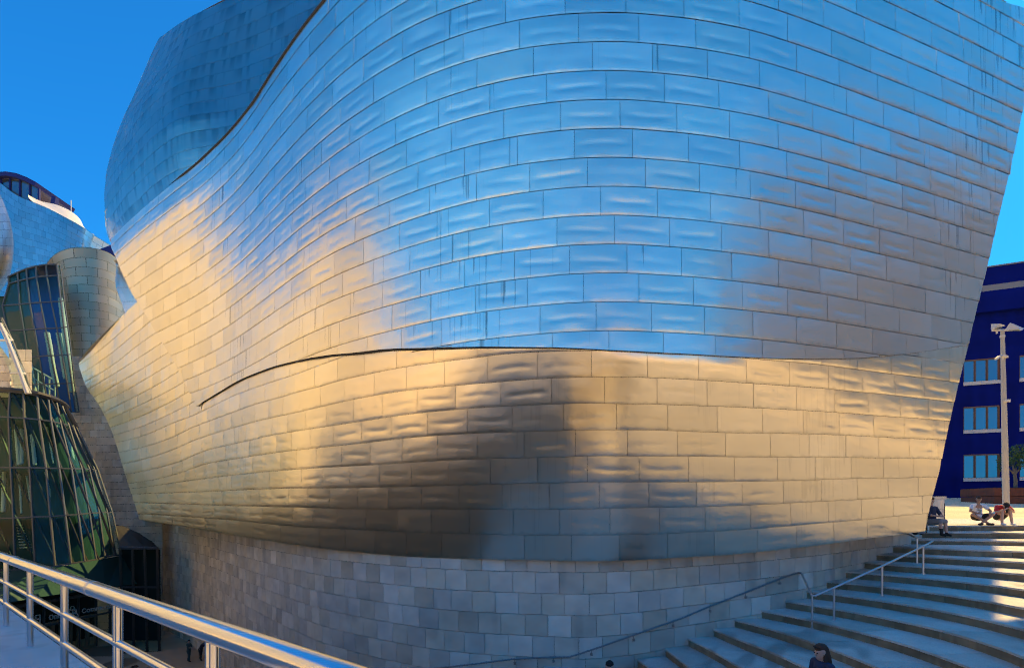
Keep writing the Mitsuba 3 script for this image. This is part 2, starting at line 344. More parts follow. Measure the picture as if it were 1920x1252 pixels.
crease = interp([(z_of(x, y), x) for x, y in crease_px], False)
seam_px = [(375, 757), (390, 748), (408, 737), (447, 714), (495, 694), (560, 676), (610, 667), (672, 661), (711, 656), (793, 653), (870, 651), (960, 651), (1040, 652), (1069, 653), (1166, 658), (1263, 663), (1354, 668), (1437, 672), (1511, 673), (1579, 673), (1637, 670), (1678, 666), (1726, 660), (1772, 653), (1816, 647)]
seam = interp([(x, z_of(x, y)) for x, y in seam_px])
seam_y = interp(seam_px)
edge_px = [(1734, 997), (1749, 928), (1757, 900), (1778.6, 800), (1802, 700), (1816, 647), (1831, 580), (1849, 509.6), (1869, 421), (1893.7, 320), (1920, 197), (1944, 90), (1955, 30), (1962, 0)]
edge_z = interp([(z_of(x, y), x) for x, y in edge_px if y < 660], True)
edge_y = interp([(y, x) for x, y in edge_px])
rim_z = interp([(205, 13.2), (331, 13.2), (380, 13.2), (440, 13.15), (480, 13.1), (535, 13.15), (600, 13.2), (665, 13.3), (760, 14.4), (900, 16.0), (1300, 17.2), (1600, 16.6), (1780, 14.8), (1880, 13.75), (1920, 13.9), (1960, 14.0)], False)  # unseen middle of the rim raised to throw more shade on the terrace
tuck = interp([(140, .16), (380, .2), (600, .22), (800, .16), (1000, .08), (1150, .045), (1816, .03)], False)
GALLERY = thing('metal_gallery', 'huge curved gallery of titanium panels, blue above and golden below, on pale stone base', 'building')
PITCH = .6025
ztop = ZA + 12 * PITCH
rowsU = [(ztop - PITCH * k, ztop - PITCH * (k + 1)) for k in range(25)]
aLU = lambda z: np.where(np.asarray(z) > 4.2, crease(z), 372.0)
aRU = lambda z: np.where(np.asarray(z) > 4.3, edge_z(z), 1816.0)
def up_back(z):
    x = np.linspace(float(aLU(max(z, 4.6))) + 5, float(aRU(max(z, 4.4))) - 1, 220); return SU(x, np.maximum(z, seam(x) + .03)) + [0, .03, 0]
UP = obj('upper_shell', gridmesh(np.stack([up_back(z) for z in np.linspace(13.2, 3.3, 26)])), 'joint', GALLERY,
         label='upper metal shell mirroring the blue sky, warm at its lower left')
nU = panelled(SU, rowsU, PW, .27, dict(aL=aLU, aR=aRU, bT=rim_z, bB=seam, a0=1114.0), UP, 'titanium_panel', 'titanium', most=300, seed=1, jitter=.012, stuff_name='small_titanium_panel', stuff_label='narrow far panels of the upper metal shell')
# thin turned-in edge all round the upper shell, so that it is a sheet with thickness
def edge_strip(P, back, matname, parent, name, label=None):
    return obj(name, gridmesh(np.stack([P, P + back])), matname, parent, label=label)
xs = np.concatenate([np.linspace(375, 1816, 160)])
Ps = SU(xs, seam(xs)); edge_strip(Ps - [0, 0, .004], np.stack([0 * xs, .03 + 1.1 * tuck(xs), 0 * xs], -1), 'soffit', GALLERY, 'shell_lower_lip', 'dark underside of the upper shell along the seam')
xr = np.linspace(205, 1955, 200); Pr = SU(xr, rim_z(xr)); edge_strip(Pr, np.array([0.05, .5, 0]), 'rim_metal', GALLERY, 'shell_coping')
zr = np.linspace(4.3, 13.95, 40); Pe = SU(edge_z(zr), zr); edge_strip(Pe + [0, .01, 0], np.stack([.60 * (Pe[:, 0] / Pe[:, 1]) * 8, np.full(40, 8.0), zr * 0], -1), 'rim_metal', GALLERY, 'return_wall')
xf = np.linspace(318, 668, 90); obj('rim_flashing', tube(SU(xf, rim_z(xf) + .02) + [0, -.02, 0], np.interp(xf, [318, 345, 668], [.004, .028, .028]), 6), 'joint', GALLERY)
xr = np.linspace(480, 960, 60); Pr = SU(xr, rim_z(xr) - .25); Pb = Pr.copy(); Pb[:, 1] = 24; Pb[:, 0] *= .98
obj('roof', gridmesh(np.stack([Pr + [0, .1, 0], Pb])), 'dull_steel', GALLERY)
xr = np.linspace(960, 1955, 80); Pr = SU(xr, rim_z(xr) - .25); tb_ = np.linspace(0.0, 1.003, 80); Pb = np.stack([tb_ * 37, np.full(80, 37.0), np.full(80, 31.0)], 1)
obj('roof', gridmesh(np.stack([Pr + [0, .1, 0], Pb])), 'dull_steel', GALLERY)  # unseen sheet added behind the rim to keep sun off the stairs
c_ = SU(np.array([float(edge_z(8.9))]), np.array([8.9]))[0] + [-.1, .3, 0]; m_, b_ = np.array([20.5, 20.7, 18.2]), np.array([24.9, 23.0, 20.4]); top_ = Pr[-1]; bk_ = Pb[-1] + [3.5, 0, 0]
obj('roof', trimesh.Trimesh([c_, m_, b_, bk_, top_], [[0, 1, 4], [1, 2, 4], [2, 3, 4]], process=False), 'dull_steel', GALLERY)  # unseen added sheet, outline shaped to leave a sunlit wedge on the steps

# ---- lower band: courses traced one by one
left_edge = interp([(590, 235), (605, 215), (630, 190), (655, 165), (680, 146), (683, 147), (725, 162), (760, 186), (800, 206), (830, 217), (880, 232), (925, 246), (974, 262), (1000, 268)])
CO = {-12: [(146, 680), (165, 655), (190, 630), (229, 592), (262, 562), (300, 530)],
 -11: [(151.5, 683), (192, 653.5), (238, 613.5), (270, 588), (300, 560)], -10: [(164, 694), (210, 662), (246, 632), (280.6, 604), (310, 577)], -9: [(174.5, 708), (211.6, 685), (256, 650), (291, 625), (330, 596)],
 -8: [(178, 723), (238, 686), (303.6, 642.6), (340, 617)], -7: [(185, 740), (257.6, 697.6), (314, 662), (350, 638)], -6: [(196, 752), (237, 732), (293, 699), (324.7, 680), (360, 657)],
 -5: [(208, 767), (245, 748), (298, 720), (335.5, 696), (370, 674)], -4: [(212, 783), (251, 765), (311, 736), (347, 715.5), (380, 696)], -3: [(208, 800.5), (263, 781), (319, 754.5), (355, 734), (390, 714)],
 -2: [(215, 815.5), (268, 799), (321.5, 775), (366, 752), (410, 728), (470, 700), (560, 668)],
 -1: [(217, 830), (274, 815), (329, 791.5), (360, 780), (444, 740), (499, 720), (560, 700), (600, 685), (660, 664), (760, 640), (900, 621), (1040, 611), (1200, 611), (1440, 628), (1600, 648), (1707, 667), (1749, 673), (1796.5, 681), (1820, 685)],
 0: [(217, 849), (270, 838), (323, 820), (360, 802), (421, 779), (476, 759), (532.5, 743), (560, 734.6), (600, 724.5), (636, 714), (698, 700), (744, 690.7), (803, 681.7), (892, 670.7), (956, 663), (1040, 659), (1163, 657), (1300, 664), (1460, 677), (1531, 683), (1603.6, 692.5), (1653, 699), (1702, 705), (1752, 711.6), (1796.5, 718)],
 1: [(217, 872), (270, 861), (320, 845), (366, 825), (421, 807), (485, 789), (543, 776), (600, 763), (652, 751), (759, 732.6), (913, 718), (1040, 709), (1151, 706.5), (1239, 709), (1337, 714), (1396, 718), (1471, 723), (1536, 727.5), (1598.5, 734), (1655, 739), (1707, 745), (1754, 750), (1787.6, 754)],
 2: [(225, 891), (280, 881), (330, 868), (383, 846), (448, 830), (521, 814), (600, 801.5), (670, 791), (780, 775), (915, 763.5), (1040, 757.6), (1097, 756), (1184, 757), (1337, 761.5), (1480, 768), (1545, 771.7), (1605, 776), (1660, 780.6), (1711, 783.7), (1757, 787.5)],
 3: [(232, 907), (290, 899), (340, 886), (388, 869.5), (456, 858), (530, 847), (600, 839), (682.7, 830.5), (792.6, 818.5), (938, 810.5), (1040, 807.5), (1117.6, 806), (1204.5, 806), (1358, 811), (1480, 812.6), (1550, 814.6), (1608.7, 817), (1662, 820), (1711, 822), (1755.7, 824)],
 4: [(240, 917), (300, 909), (379, 898), (514, 883), (600, 877), (698, 871.4), (879.5, 861), (1040, 857), (1120, 854.8), (1300, 855.5), (1496, 857), (1559, 857), (1616, 858), (1667.5, 859), (1716, 859.4), (1759.5, 860)],
 5: [(250, 926), (399, 921), (519.5, 916), (680, 914), (1040, 905), (1140, 903.5), (1240, 903.5), (1376, 902.7), (1440, 901.7), (1508, 900), (1568, 898), (1624, 896.6), (1675, 896), (1720, 895), (1754, 894.6)],
 6: [(256, 942), (399, 947), (558, 951), (680, 954), (1040, 954.6), (1181, 952), (1330, 949.5), (1440, 945), (1516.7, 941), (1575.5, 938), (1630, 935), (1680, 932), (1723.7, 930), (1748, 928)],
 7: [(261, 963.6), (435, 975), (565.5, 988), (680, 993), (811, 999.5), (1040, 1002.7), (1179, 1002), (1345, 995.5), (1440, 989), (1525.6, 982), (1583, 977), (1635.5, 972.5), (1683, 967), (1725, 963.6), (1743, 961.5)],
 8: [(261, 974), (307, 981.5), (438, 1003), (583, 1025), (680, 1035.7), (811.7, 1045.4), (1040, 1050.5), (1117.6, 1051.8), (1271, 1045.4), (1342.5, 1041.5), (1440, 1032.6), (1534.6, 1022), (1589.5, 1014.7), (1642, 1007.5), (1686.6, 1002), (1734, 995.5)]}
COF = {k: interp(v) for k, v in CO.items()}
def y_row(r, x):
    r, x = np.broadcast_arrays(np.asarray(r, float), np.asarray(x, float)); out = np.zeros(r.shape)
    k0 = np.clip(np.floor(r), -12, 7).astype(int)
    for k in np.unique(k0):
        m = k0 == k; f = r[m] - k
        out[m] = COF[k](x[m]) * (1 - f) + COF[k + 1](x[m]) * f
    return out
lean = interp([(150, .10), (300, .12), (420, .17), (560, .26), (700, .34), (1000, .36), (1200, .35), (1400, .33), (1734, .31), (1816, .31)], False)
def SL(x, r):
    y = y_row(r, x); zs = seam(np.clip(x, 400, 1816)); g = tuck(x); D = DU(x, zs) + g
    for _ in range(6):
        z = (HY - y) / F * D
        D = DU(x, np.maximum(z, zs)) + g + lean(x) * np.maximum(zs - z, 0)
    return np.stack([(x - CX) / F * D, D, (HY - y) / F * D], -1)
def fixed(edge, x0):
    def f(r):
        r = np.asarray(r, float); x = np.full(r.shape, x0, float)
        for _ in range(14): x = .5 * x + .5 * edge(y_row(r, x))
        return x
    return f
aLL0 = fixed(left_edge, 220.0); aRL0 = fixed(edge_y, 1770.0)
crease_y = interp([(y, x) for x, y in crease_px], True)
aCL0 = fixed(lambda y: crease_y(np.clip(y, 560, 759)) + 9, 330.0)
rg = np.linspace(-12, 8, 161)
aLL = (lambda t: (lambda r: np.interp(r, rg, t)))(aLL0(rg)); aRL = (lambda t: (lambda r: np.interp(r, rg, t)))(aRL0(rg)); aCL = (lambda t: (lambda r: np.interp(r, rg, t)))(aCL0(rg))
# row coordinate at which the lower band meets the seam, a little above it (hidden behind the upper shell)
xx = np.linspace(140, 1830, 400)
def row_at(x, y):
    lo, hi = np.full(x.shape, -12.0), np.full(x.shape, 8.0)
    for _ in range(30):
        m = (lo + hi) / 2; up = y_row(m, x) < y; lo = np.where(up, m, lo); hi = np.where(up, hi, m)
    return lo
seam_r = row_at(xx, np.where(xx > 380, seam_y(np.maximum(xx, 380)), 740) - 9)
bTL = lambda x: np.where(np.asarray(x) < 378, -1.0, np.interp(x, xx, seam_r))
LOW = obj('lower_band', backing(SL, aLL, aRL, -.8, 8, .07, clip=lambda a, b: np.maximum(b, bTL(a) + .1)), 'joint', GALLERY, label='lower metal band leaning outwards, golden on the right and dark in the middle')
panelled(SL, [(k, k + 1) for k in range(-2, 8)], PW * .985, .27, dict(aL=aLL, aR=aRL, bT=bTL, a0=1063.0), LOW, 'titanium_panel', 'titanium', most=300, seed=2, jitter=.02, stuff_name='small_titanium_panel', stuff_label='narrow far panels of the lower metal band')
APR = obj('side_apron', backing(SL, aLL, aCL, -11.9, -1, .07, na=20), 'joint', GALLERY, label='pale gold metal flank at the left end below the upper shell')
panelled(SL, [(k, k + 1) for k in range(-12, -1)], 1.0, .3, dict(aL=aLL, aR=aCL), APR, 'titanium_panel', 'titanium', nu=3, most=300, seed=3, jitter=.03)
rr_ = np.linspace(-12, 8, 60); Pl = SL(aLL(rr_), rr_); edge_strip(Pl + [0, .02, 0], np.array([1.6, 3.2, 0]), 'soffit', GALLERY, 'flank_return')
xt = np.linspace(147, 268, 24); Pt = SL(xt, np.full(24, -12.0)); edge_strip(Pt, np.array([.1, .35, 0]), 'rim_metal', GALLERY, 'flank_coping')
# ---- rear shell
lv = [13.4, 15.6, 18.0, 19.8, 22.3]
RD = [interp([(190, 26.2), (205, 25.7), (235, 24.0), (262, 23.0), (283, 22.2), (313, 21.4), (340, 20.97), (384, 20.6), (440, 20.1), (500, 19.5), (600, 18.8), (680, 18.5)]),
      interp([(190, 25.8), (215, 24.5), (234, 23.5), (262, 22.35), (295, 21.35), (336, 20.55), (372, 20.3), (415, 20.2), (470, 19.9), (540, 19.3), (620, 18.7), (680, 18.4)]),
      interp([(215, 25.0), (240, 23.9), (270, 22.7), (300, 21.9), (336, 21.2), (377, 20.85), (433, 20.5), (495, 20.0), (569, 19.2), (640, 18.6), (680, 18.3)]),
      interp([(240, 24.8), (270, 23.8), (300, 22.8), (354, 21.56), (415, 20.9), (514, 19.9), (592, 19.1), (680, 18.5)]),
      interp([(280, 24.8), (300, 24.0), (340, 22.7), (400, 21.6), (500, 20.5), (600, 19.4), (680, 18.7)])]
sil = interp([(12.6, 212), (13.4, 208), (14.1, 200), (14.8, 196), (16, 194.5), (17, 198), (18.6, 216), (19.9, 240), (21.2, 262), (21.9, 276), (22.3, 288)], False)
def SR(u, z):
    u, z = np.broadcast_arrays(np.asarray(u, float), np.asarray(z, float)); xs_ = sil(z); s = np.maximum(u, 0)
    x = xs_ + (680 - xs_) * s; Dl = np.stack([f(x) for f in RD]); D = np.zeros(u.shape)
    for i in range(4):
        m = (z >= lv[i]) & (z <= lv[i + 1]) if 0 < i < 3 else ((z < lv[1]) if i == 0 else (z > lv[3]))
        f = np.clip((z - lv[i]) / (lv[i + 1] - lv[i]), -.5, 1.1); D = np.where(m, Dl[i] * (1 - f) + Dl[i + 1] * f, D)
    D = D + .5 * np.exp(-s / .018)
    b = np.maximum(-u, 0); k = 1 + .006 * np.maximum(z - 14.5, 0)
    return np.stack([(x - CX) / F * D + b * 6 + b * b * 60, D + b * 34, z], -1) * k[..., None]
rimR = interp([(-.1, 22.2), (0, 22.3), (.03, 22.2), (.10, 21.7), (.22, 21.15), (.36, 20.95), (1, 21.0)], False)
REAR = obj('rear_shell', backing(SR, lambda z: 0.02, lambda z: 1.0, 12.8, 21.1, .08, na=60), 'joint', GALLERY, label='taller shaded teal blue shell rising behind the rim of the upper shell')
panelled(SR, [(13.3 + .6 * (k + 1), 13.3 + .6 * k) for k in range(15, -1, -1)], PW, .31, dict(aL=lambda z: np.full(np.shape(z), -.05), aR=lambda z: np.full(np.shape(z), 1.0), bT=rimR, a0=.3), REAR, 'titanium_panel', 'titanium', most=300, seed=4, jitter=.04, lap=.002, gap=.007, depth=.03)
up_ = np.linspace(-.05, 1, 80); Pq = SR(up_, rimR(up_)); edge_strip(Pq, np.array([.1, .6, 0]), 'rim_metal', GALLERY, 'rear_coping')
# small leaf of metal between the flank and the rear shell
def SF(u, v):
    y = 488 + 104 * v; x0 = 216 + 3 * np.abs(v - .35) * 8 * .5 + np.where(v > .5, (v - .5) * 26, 0); x1 = 209 + 66 * v + 4; x = x0 + (x1 - x0) * u
    D = 28.0 - 1.6 * u - .5 * v; return np.stack([(x - CX) / F * D, D, (HY - y) / F * D], -1)
LEAF = obj('flank_leaf', backing(SF, lambda v: 0.05, lambda v: .95, .05, .95, .06, 6, 6), 'joint', GALLERY)
panelled(SF, [(k / 4, (k + 1) / 4) for k in range(4)], .95, .4, dict(aL=lambda v: np.zeros(np.shape(v)), aR=lambda v: np.ones(np.shape(v))), LEAF, 'titanium_panel', 'titanium', nu=3, seed=5)
# ---- stone base
dW = interp([(250, 37), (307, 34.5), (355, 31), (380, 28.6), (445, 22.6), (485, 20), (524, 18.1), (564, 16.6), (607, 15.4), (647, 14.7), (700, 13.95), (760, 13.3), (820, 12.8), (900, 12.4), (1040, 12.05), (1120, 11.85), (1213, 11.88), (1262, 11.98), (1308, 12.1), (1353, 12.25), (1397, 12.42),
             (1442, 12.5), (1482, 12.8), (1523, 13.15), (1557, 13.6), (1592, 14.2), (1627, 14.9), (1657, 15.4), (1687, 16.0), (1712, 16.9), (1745, 18.6), (1775, 20.6)])
rise = interp([(250, 1), (1040, 1), (1180, .965), (1280, .915), (1388, .87), (1460, .83), (1600, .78), (1775, .72)], False)
def SW(x, z):
    D = dW(x) * 1.07; return np.stack([(x - CX) / F * D, D, z * rise(x) * 1.07], -1)
BASE = obj('stone_base', backing(SW, lambda z: 262, lambda z: 1772, .4, -9.6, .06, na=160, nb=3), 'joint', GALLERY, label='curved base wall of pale limestone blocks under the metal')
WR = .505
panelled(SW, [(-.44 - WR * (k - 2), -.44 - WR * (k - 1)) for k in range(0, 20)], .60, .17, dict(aL=lambda z: np.full(np.shape(z), 262.0), aR=lambda z: np.full(np.shape(z), 1770.0), a0=1041.0), BASE, 'stone_block', 'limestone', nu=1, nv=1, gap=.012, lap=.0, depth=.06, seed=6, jitter=.03,
         bond=lambda i: (i % 7) * .17, stuff_name='small_stone_block', stuff_label='small far limestone blocks of the base wall')
# underside between the metal and the base
xq = np.linspace(264, 1733, 160); Pa = SL(xq, np.full(160, 7.96)); Pb = SW(np.minimum(xq * 1.0, 1770), np.full(160, 0.0)); Pb[:, 2] = Pa[:, 2] + .15; Pb[:, 1] = np.maximum(Pb[:, 1], Pa[:, 1] + .3) + .1
obj('soffit', gridmesh(np.stack([Pa + [0, .04, 0], Pb])), 'soffit', GALLERY)
# ------------------------------------------------------------------ curved stairs
SC = np.array([2.5, 9.0])                       # rough centre of the amphitheatre
HS = .19 * 1.07
def zk(k): return -.36 - HS * k + .0
EDGE = {0: [(1781, 973.5), (1840, 973), (1920, 972)], 1: [(1758, 987), (1830, 986.5), (1920, 985)], 2: [(1737, 997), (1800, 998.5), (1920, 999.7)], 3: [(1711, 1009), (1800, 1012), (1920, 1013.5)], 4: [(1686, 1024.5), (1790, 1029), (1920, 1033)],
        5: [(1657, 1039), (1720, 1042), (1800, 1046.5), (1920, 1052.7)], 6: [(1627, 1053.5), (1680, 1058.6), (1800, 1066), (1920, 1075.5)], 7: [(1592, 1071), (1680, 1078), (1800, 1089), (1920, 1104)], 8: [(1557, 1089.5), (1620, 1095), (1680, 1101.5), (1800, 1117.5), (1920, 1139)],
        9: [(1523, 1108.5), (1600, 1117.5), (1680, 1129), (1800, 1150), (1920, 1178)], 10: [(1482, 1127), (1560, 1139), (1680, 1161), (1800, 1189), (1920, 1229)], 11: [(1442, 1146), (1500, 1157), (1600, 1180), (1690, 1204), (1780, 1234), (1830, 1253)],
        12: [(1397, 1165), (1440, 1176), (1520, 1201), (1600, 1230), (1656, 1253)], 13: [(1353.5, 1184), (1400, 1203), (1440, 1218), (1516, 1253)], 14: [(1308, 1204), (1359.5, 1231), (1395, 1253)], 15: [(1262, 1225), (1299, 1253)], 16: [(1213, 1246), (1224, 1253)]}
def edge_curve(k):
    """plan curve of the nosing of step k: measured part, then on round the centre"""
    e = EDGE[k]; z = zk(k); P = []
    x, y = np.array(e, float).T; xx_ = np.linspace(x[0], x[-1], 14); yy_ = np.interp(xx_, x, y) if len(e) < 3 else PchipInterpolator(x, y)(xx_)
    D = -z * F / (yy_ - HY); P = np.stack([(xx_ - CX) / F * D, D], 1)
    if k <= 3:                                   # nearly level with the eye: fair the depth
        D = np.linspace([22.5, 19.8, 18.9, 17.9][k], [23.0, 20.3, 18.4, 17.0][k], 14); P = np.stack([(xx_ - CX) / F * D, D], 1)
    rad = np.linalg.norm(P - SC, axis=1); ang = np.arctan2(P[:, 1] - SC[1], P[:, 0] - SC[0])
    # extend into the wall at the start
    d = P[0] - P[1]; d /= np.linalg.norm(d); first = P[0] + d * .5
    r1, a1 = rad[-1], ang[-1]; aend = {True: -1.15, False: -.15}[k < 13]
    more = []
    if a1 - .12 > aend:
        for a in np.arange(a1 - .12, aend, -.12):
            r = r1 + (11.0 + 1.1 * (4 - k) - r1) * min(1, (a1 - a) / 1.2) * (1 if k < 11 else 0); more.append(SC + r * np.array([math.cos(a), math.sin(a)]))
    return np.vstack([first[None], P] + ([np.array(more)] if more else []))
def zs_at(k, P):
    return np.full(len(P), zk(k))
def resample(P, n):
    s = np.concatenate([[0], np.cumsum(np.linalg.norm(np.diff(P, axis=0), axis=1))]); t = np.linspace(0, s[-1], n)
    return np.stack([np.interp(t, s, P[:, 0]), np.interp(t, s, P[:, 1])], 1), s[-1]
STAIRS = 'stairs'; labels[STAIRS] = {'label': 'broad curved stone steps sweeping down along the base of the metal gallery', 'kind': 'structure'}
CUR = {k: edge_curve(k) for k in EDGE}
ZT = lambda k, P: np.where(k <= 3, HY * 0 + [-.36, -.58, -.79, -1.0][min(k, 3)], zk(k)) * np.ones(len(P))
def ztread(k): return [-.36, -.59, -.80, -1.01][k] if k <= 3 else zk(k)
for k in range(1, 17):
    # tread k lies between nosing k (its front) and the riser below nosing k-1
    up, Lu = resample(CUR[k - 1], 40); lo, Ll = resample(CUR[k], 40)
    back = up + (up - lo) / np.maximum(np.linalg.norm(up - lo, axis=1, keepdims=True), .05) * .15
    zt, zu = ztread(k), ztread(k - 1)
    nrm_ = (lo - up) / np.maximum(np.linalg.norm(lo - up, axis=1, keepdims=True), .05); G = np.stack([np.c_[back, np.full(40, zt - .05)], np.c_[lo - nrm_ * .05, np.full(40, zt - .05)], np.c_[lo - nrm_ * .05, np.full(40, zt - 1.2)]])
    st = obj('step', gridmesh(G), 'joint', STAIRS)
    L = (Lu + Ll) / 2; n = max(3, int(L / 1.35)); cuts = np.linspace(0, 1, n + 1); cuts[1:-1] += np.array([rng.uniform(-.12, .12) / n for _ in range(n - 1)])
    tt = np.linspace(0, 1, 40)
    def pt(C, t, z): return np.stack([np.interp(t, tt, C[:, 0]), np.interp(t, tt, C[:, 1]), np.full(np.shape(t), z)], -1)
    for i in range(n):
        g = .004 / L; t = np.linspace(cuts[i] + g, cuts[i + 1] - g, 4)
        dz = rng.uniform(-.003, .003)
        nose = lo + (lo - up) / np.maximum(np.linalg.norm(lo - up, axis=1, keepdims=True), .05) * .028
        A, B = pt(back, t, zt + dz), pt(nose, t, zt + dz); C_ = B - [0, 0, .045]; D_ = pt(back, t, zt - .045)
        V = np.concatenate([A, B, C_, D_]); m = 4; fc = []
        for r in range(3):
            for j in range(m - 1): a = r * m + j; fc += [[a, a + m, a + m + 1], [a, a + m + 1, a + 1]]
        fc += [[0, 12, 8], [0, 8, 4], [3, 7, 11], [3, 11, 15]]
        fc = np.array(fc)[:, ::-1]
        fcl = trimesh.Trimesh(V, fc, process=False)
        uv = np.stack([np.full(len(V), i + 60 * k + .5), np.repeat([k + .05, k + .9, k + .95, k + .05], m)], 1)
        key = numbered(f'{st}__tread_slab'); scene[key] = mikit.ply(trimesh.Trimesh(V, fc, process=False), 'tread_stone', smooth=False, uv=uv)
    n2 = max(3, int(Ll / 1.0)); cut = np.linspace(0, 1, n2 + 1); cut[1:-1] += np.array([rng.uniform(-.15, .15) / n2 for _ in range(n2 - 1)])
    for i in range(n2):
        g = .004 / Ll; t = np.linspace(cut[i] + g, cut[i + 1] - g, 3)
        A = pt(lo, t, zt - .048); B = pt(lo, t, zt - .05 - .21); off = rng.uniform(-.004, .006)
        nrm = np.stack([np.interp(t, tt, (lo - up)[:, 0]), np.interp(t, tt, (lo - up)[:, 1]), 0 * t], 1); nrm /= np.linalg.norm(nrm, axis=1, keepdims=True) + 1e-9
        A = A + nrm * off; B = B + nrm * off; A2, B2 = A - nrm * .06, B - nrm * .06
        V = np.concatenate([A, B, A2, B2]); fc = []
        for j in range(2): fc += [[j, j + 1, j + 4], [j, j + 4, j + 3], [j, j + 6, j + 7], [j, j + 7, j + 1], [j + 3, j + 4, j + 10], [j + 3, j + 10, j + 9]]
        fc += [[0, 3, 9], [0, 9, 6], [2, 8, 11], [2, 11, 5]]
        uv = np.stack([np.full(len(V), i + 60 * k + .5), np.full(len(V), k + .5)], 1)
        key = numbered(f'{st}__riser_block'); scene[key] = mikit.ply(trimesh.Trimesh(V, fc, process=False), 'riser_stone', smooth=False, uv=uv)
# ------------------------------------------------------------------ grounds
def fanmesh(poly, z):
    from shapely.geometry import Polygon
    v, f = trimesh.creation.triangulate_polygon(Polygon(poly), engine='earcut'); return np.asarray(v), np.asarray(f)
def sheet(name, poly, zfn, matname, label, skirt=0):
    v, f = fanmesh(poly, 0); z = np.array([zfn(x, y) for x, y in v])
    m = trimesh.Trimesh(np.c_[v, z], f, process=False)
    if m.face_normals[0][2] < 0: m.invert()
    return struct(name, m, matname, label)
c0 = CUR[0]
slope = lambda x, y: -.36 + max(0, y - 23.0) * .0735 if y < 42 else -.36 + 19 * .0735
ring0 = [tuple(p) for p in c0[1:]]
# upper plaza: three sheets that share their edges (level part, ramp up to the blue building, level beyond)
far = 160
back0 = (c0[1][0] - 3.0, 23.6)
plaza_poly = ring0[::-1] + [(back0[0], 23.0)] + [(40, 23.0), (far, 23.0), (far, -far), (10.0, -far), (9.9, -3.6)]
sheet('plaza', plaza_poly, lambda x, y: -.36, 'paving', 'sunlit pale stone plaza at the head of the stairs')
v = [(back0[0], 22.999, -.36), (far, 22.999, -.36), (far, 42, 1.035), (back0[0] - 2, 42, 1.035)]
struct('plaza_ramp', trimesh.Trimesh(v, [[0, 1, 2], [0, 2, 3]], process=False), 'paving', 'stone paving rising gently towards the blue building')
v = [(back0[0] - 2, 42, 1.035), (far, 42, 1.035), (far, far, 1.035), (back0[0] - 2, far, 1.035)]
struct('plaza_rear', trimesh.Trimesh(v, [[0, 1, 2], [0, 2, 3]], process=False), 'paving', 'paving under and behind the blue building')
struct('ground', trimesh.Trimesh([(-900, -900, -12), (900, -900, -12), (900, 900, -12), (-900, 900, -12)], [[0, 1, 2], [0, 2, 3]], process=False), 'paving', 'city ground far below and beyond the museum terraces')
# terrace the eye stands on (half plane behind the railing)
RD_ = np.array([-1.25, 1.0]) / np.linalg.norm([-1.25, 1.0]); RN = np.array([RD_[1], -RD_[0]]); RN = RN if RN[0] > 0 else -RN   # RN points to the stairs side
R0 = np.array([-1.17, 2.0])
def rp(s, n=0.0, z=0.0): p = R0 + RD_ * s + RN * n; return np.array([p[0], p[1], z])
e1, e2 = rp(60, .16), rp(-17, .16); b1, b2 = rp(60, -60), rp(-17, -60)
ZTER = -1.14
fl = [rp(13, -.30)[:2], rp(-17, -.30)[:2], (9.9, -40), rp(13, -45)[:2]]
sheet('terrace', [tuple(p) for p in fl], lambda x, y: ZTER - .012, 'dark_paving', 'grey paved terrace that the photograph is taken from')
fl = [rp(60, -.30)[:2], rp(13, -.30)[:2], rp(13, -45)[:2], (9.9, -40), (9.9, -far), (-120, -far), (-120, 20)]
sheet('outer_terrace', [tuple(p) for p in fl], lambda x, y: ZTER - .012, 'paving', 'sunlit pale stone terrace farther along the railing')
TL = 'terrace_edge'; labels[TL] = {'label': 'pale smooth stone edging of the terrace under the railing', 'kind': 'structure'}
for i in range(-14, 40):
    a, b = i * 1.9 + .55, i * 1.9 + 1.9 + .55 - .008
    q = [rp(a, -.296), rp(b, -.296), rp(b, .16), rp(a, .16)]
    mb = MB().prism([p[:2] for p in q], ZTER - .25, ZTER)
    key = numbered(f'{TL}__edging_slab'); m = mb.mesh(); scene[key] = mikit.ply(m, 'ledge_stone', uv=np.tile([[i + 100.5, 1.5]], (len(m.vertices), 1)))
for i in range(-3, 9):
    for j in range(0, 3):
        a, b = i * 1.15 + (j % 2) * .5 + .3, i * 1.15 + 1.15 + (j % 2) * .5 + .3 - .008; n0, n1 = -.304 - .72 * j, -.304 - .72 * (j + 1) + .008
        q = [rp(a, n1), rp(b, n1), rp(b, n0), rp(a, n0)]
        m = MB().prism([p[:2] for p in q], ZTER - .06, ZTER + rng.uniform(-.002, .002)).mesh()
        key = numbered('terrace__paving_slab'); scene[key] = mikit.ply(m, 'terrace_stone', uv=np.tile([[i + 30.5, j + .5]], (len(m.vertices), 1)))
w0, w1 = rp(60, .14), rp(-17, .14)
struct('terrace_wall', gridmesh(np.array([[[w0[0], w0[1], ZTER - .1], [w1[0], w1[1], ZTER - .1]], [[w0[0], w0[1], -9.6], [w1[0], w1[1], -9.6]]])), 'dark_stone', 'retaining wall of the terrace facing the sunken court',
       uv=np.array([[0, 2], [130, 2], [0, 19], [130, 19.]]))
pit = [(-60, 16), (-30, 26), (-60, 60), (-8, 60), (-2, 13.4), (2.9, 12.2), (3.2, 8.6), (9, 2), (1.5, 0.3), (-22, 19), (-40, 33)]
v = np.array([(-70, 5, -9.5), (12, 5, -9.5), (12, 60, -9.5), (-70, 60, -9.5), (12, -6, -9.5), (0, -6, -9.5)])
struct('court_floor', trimesh.Trimesh([(-70, 0, -8.6), (12, 0, -8.6), (12, 62, -8.6), (-70, 62, -8.6)], [[0, 1, 2], [0, 2, 3]], process=False), 'pit_stone', 'brown stone floor of the sunken entrance court')
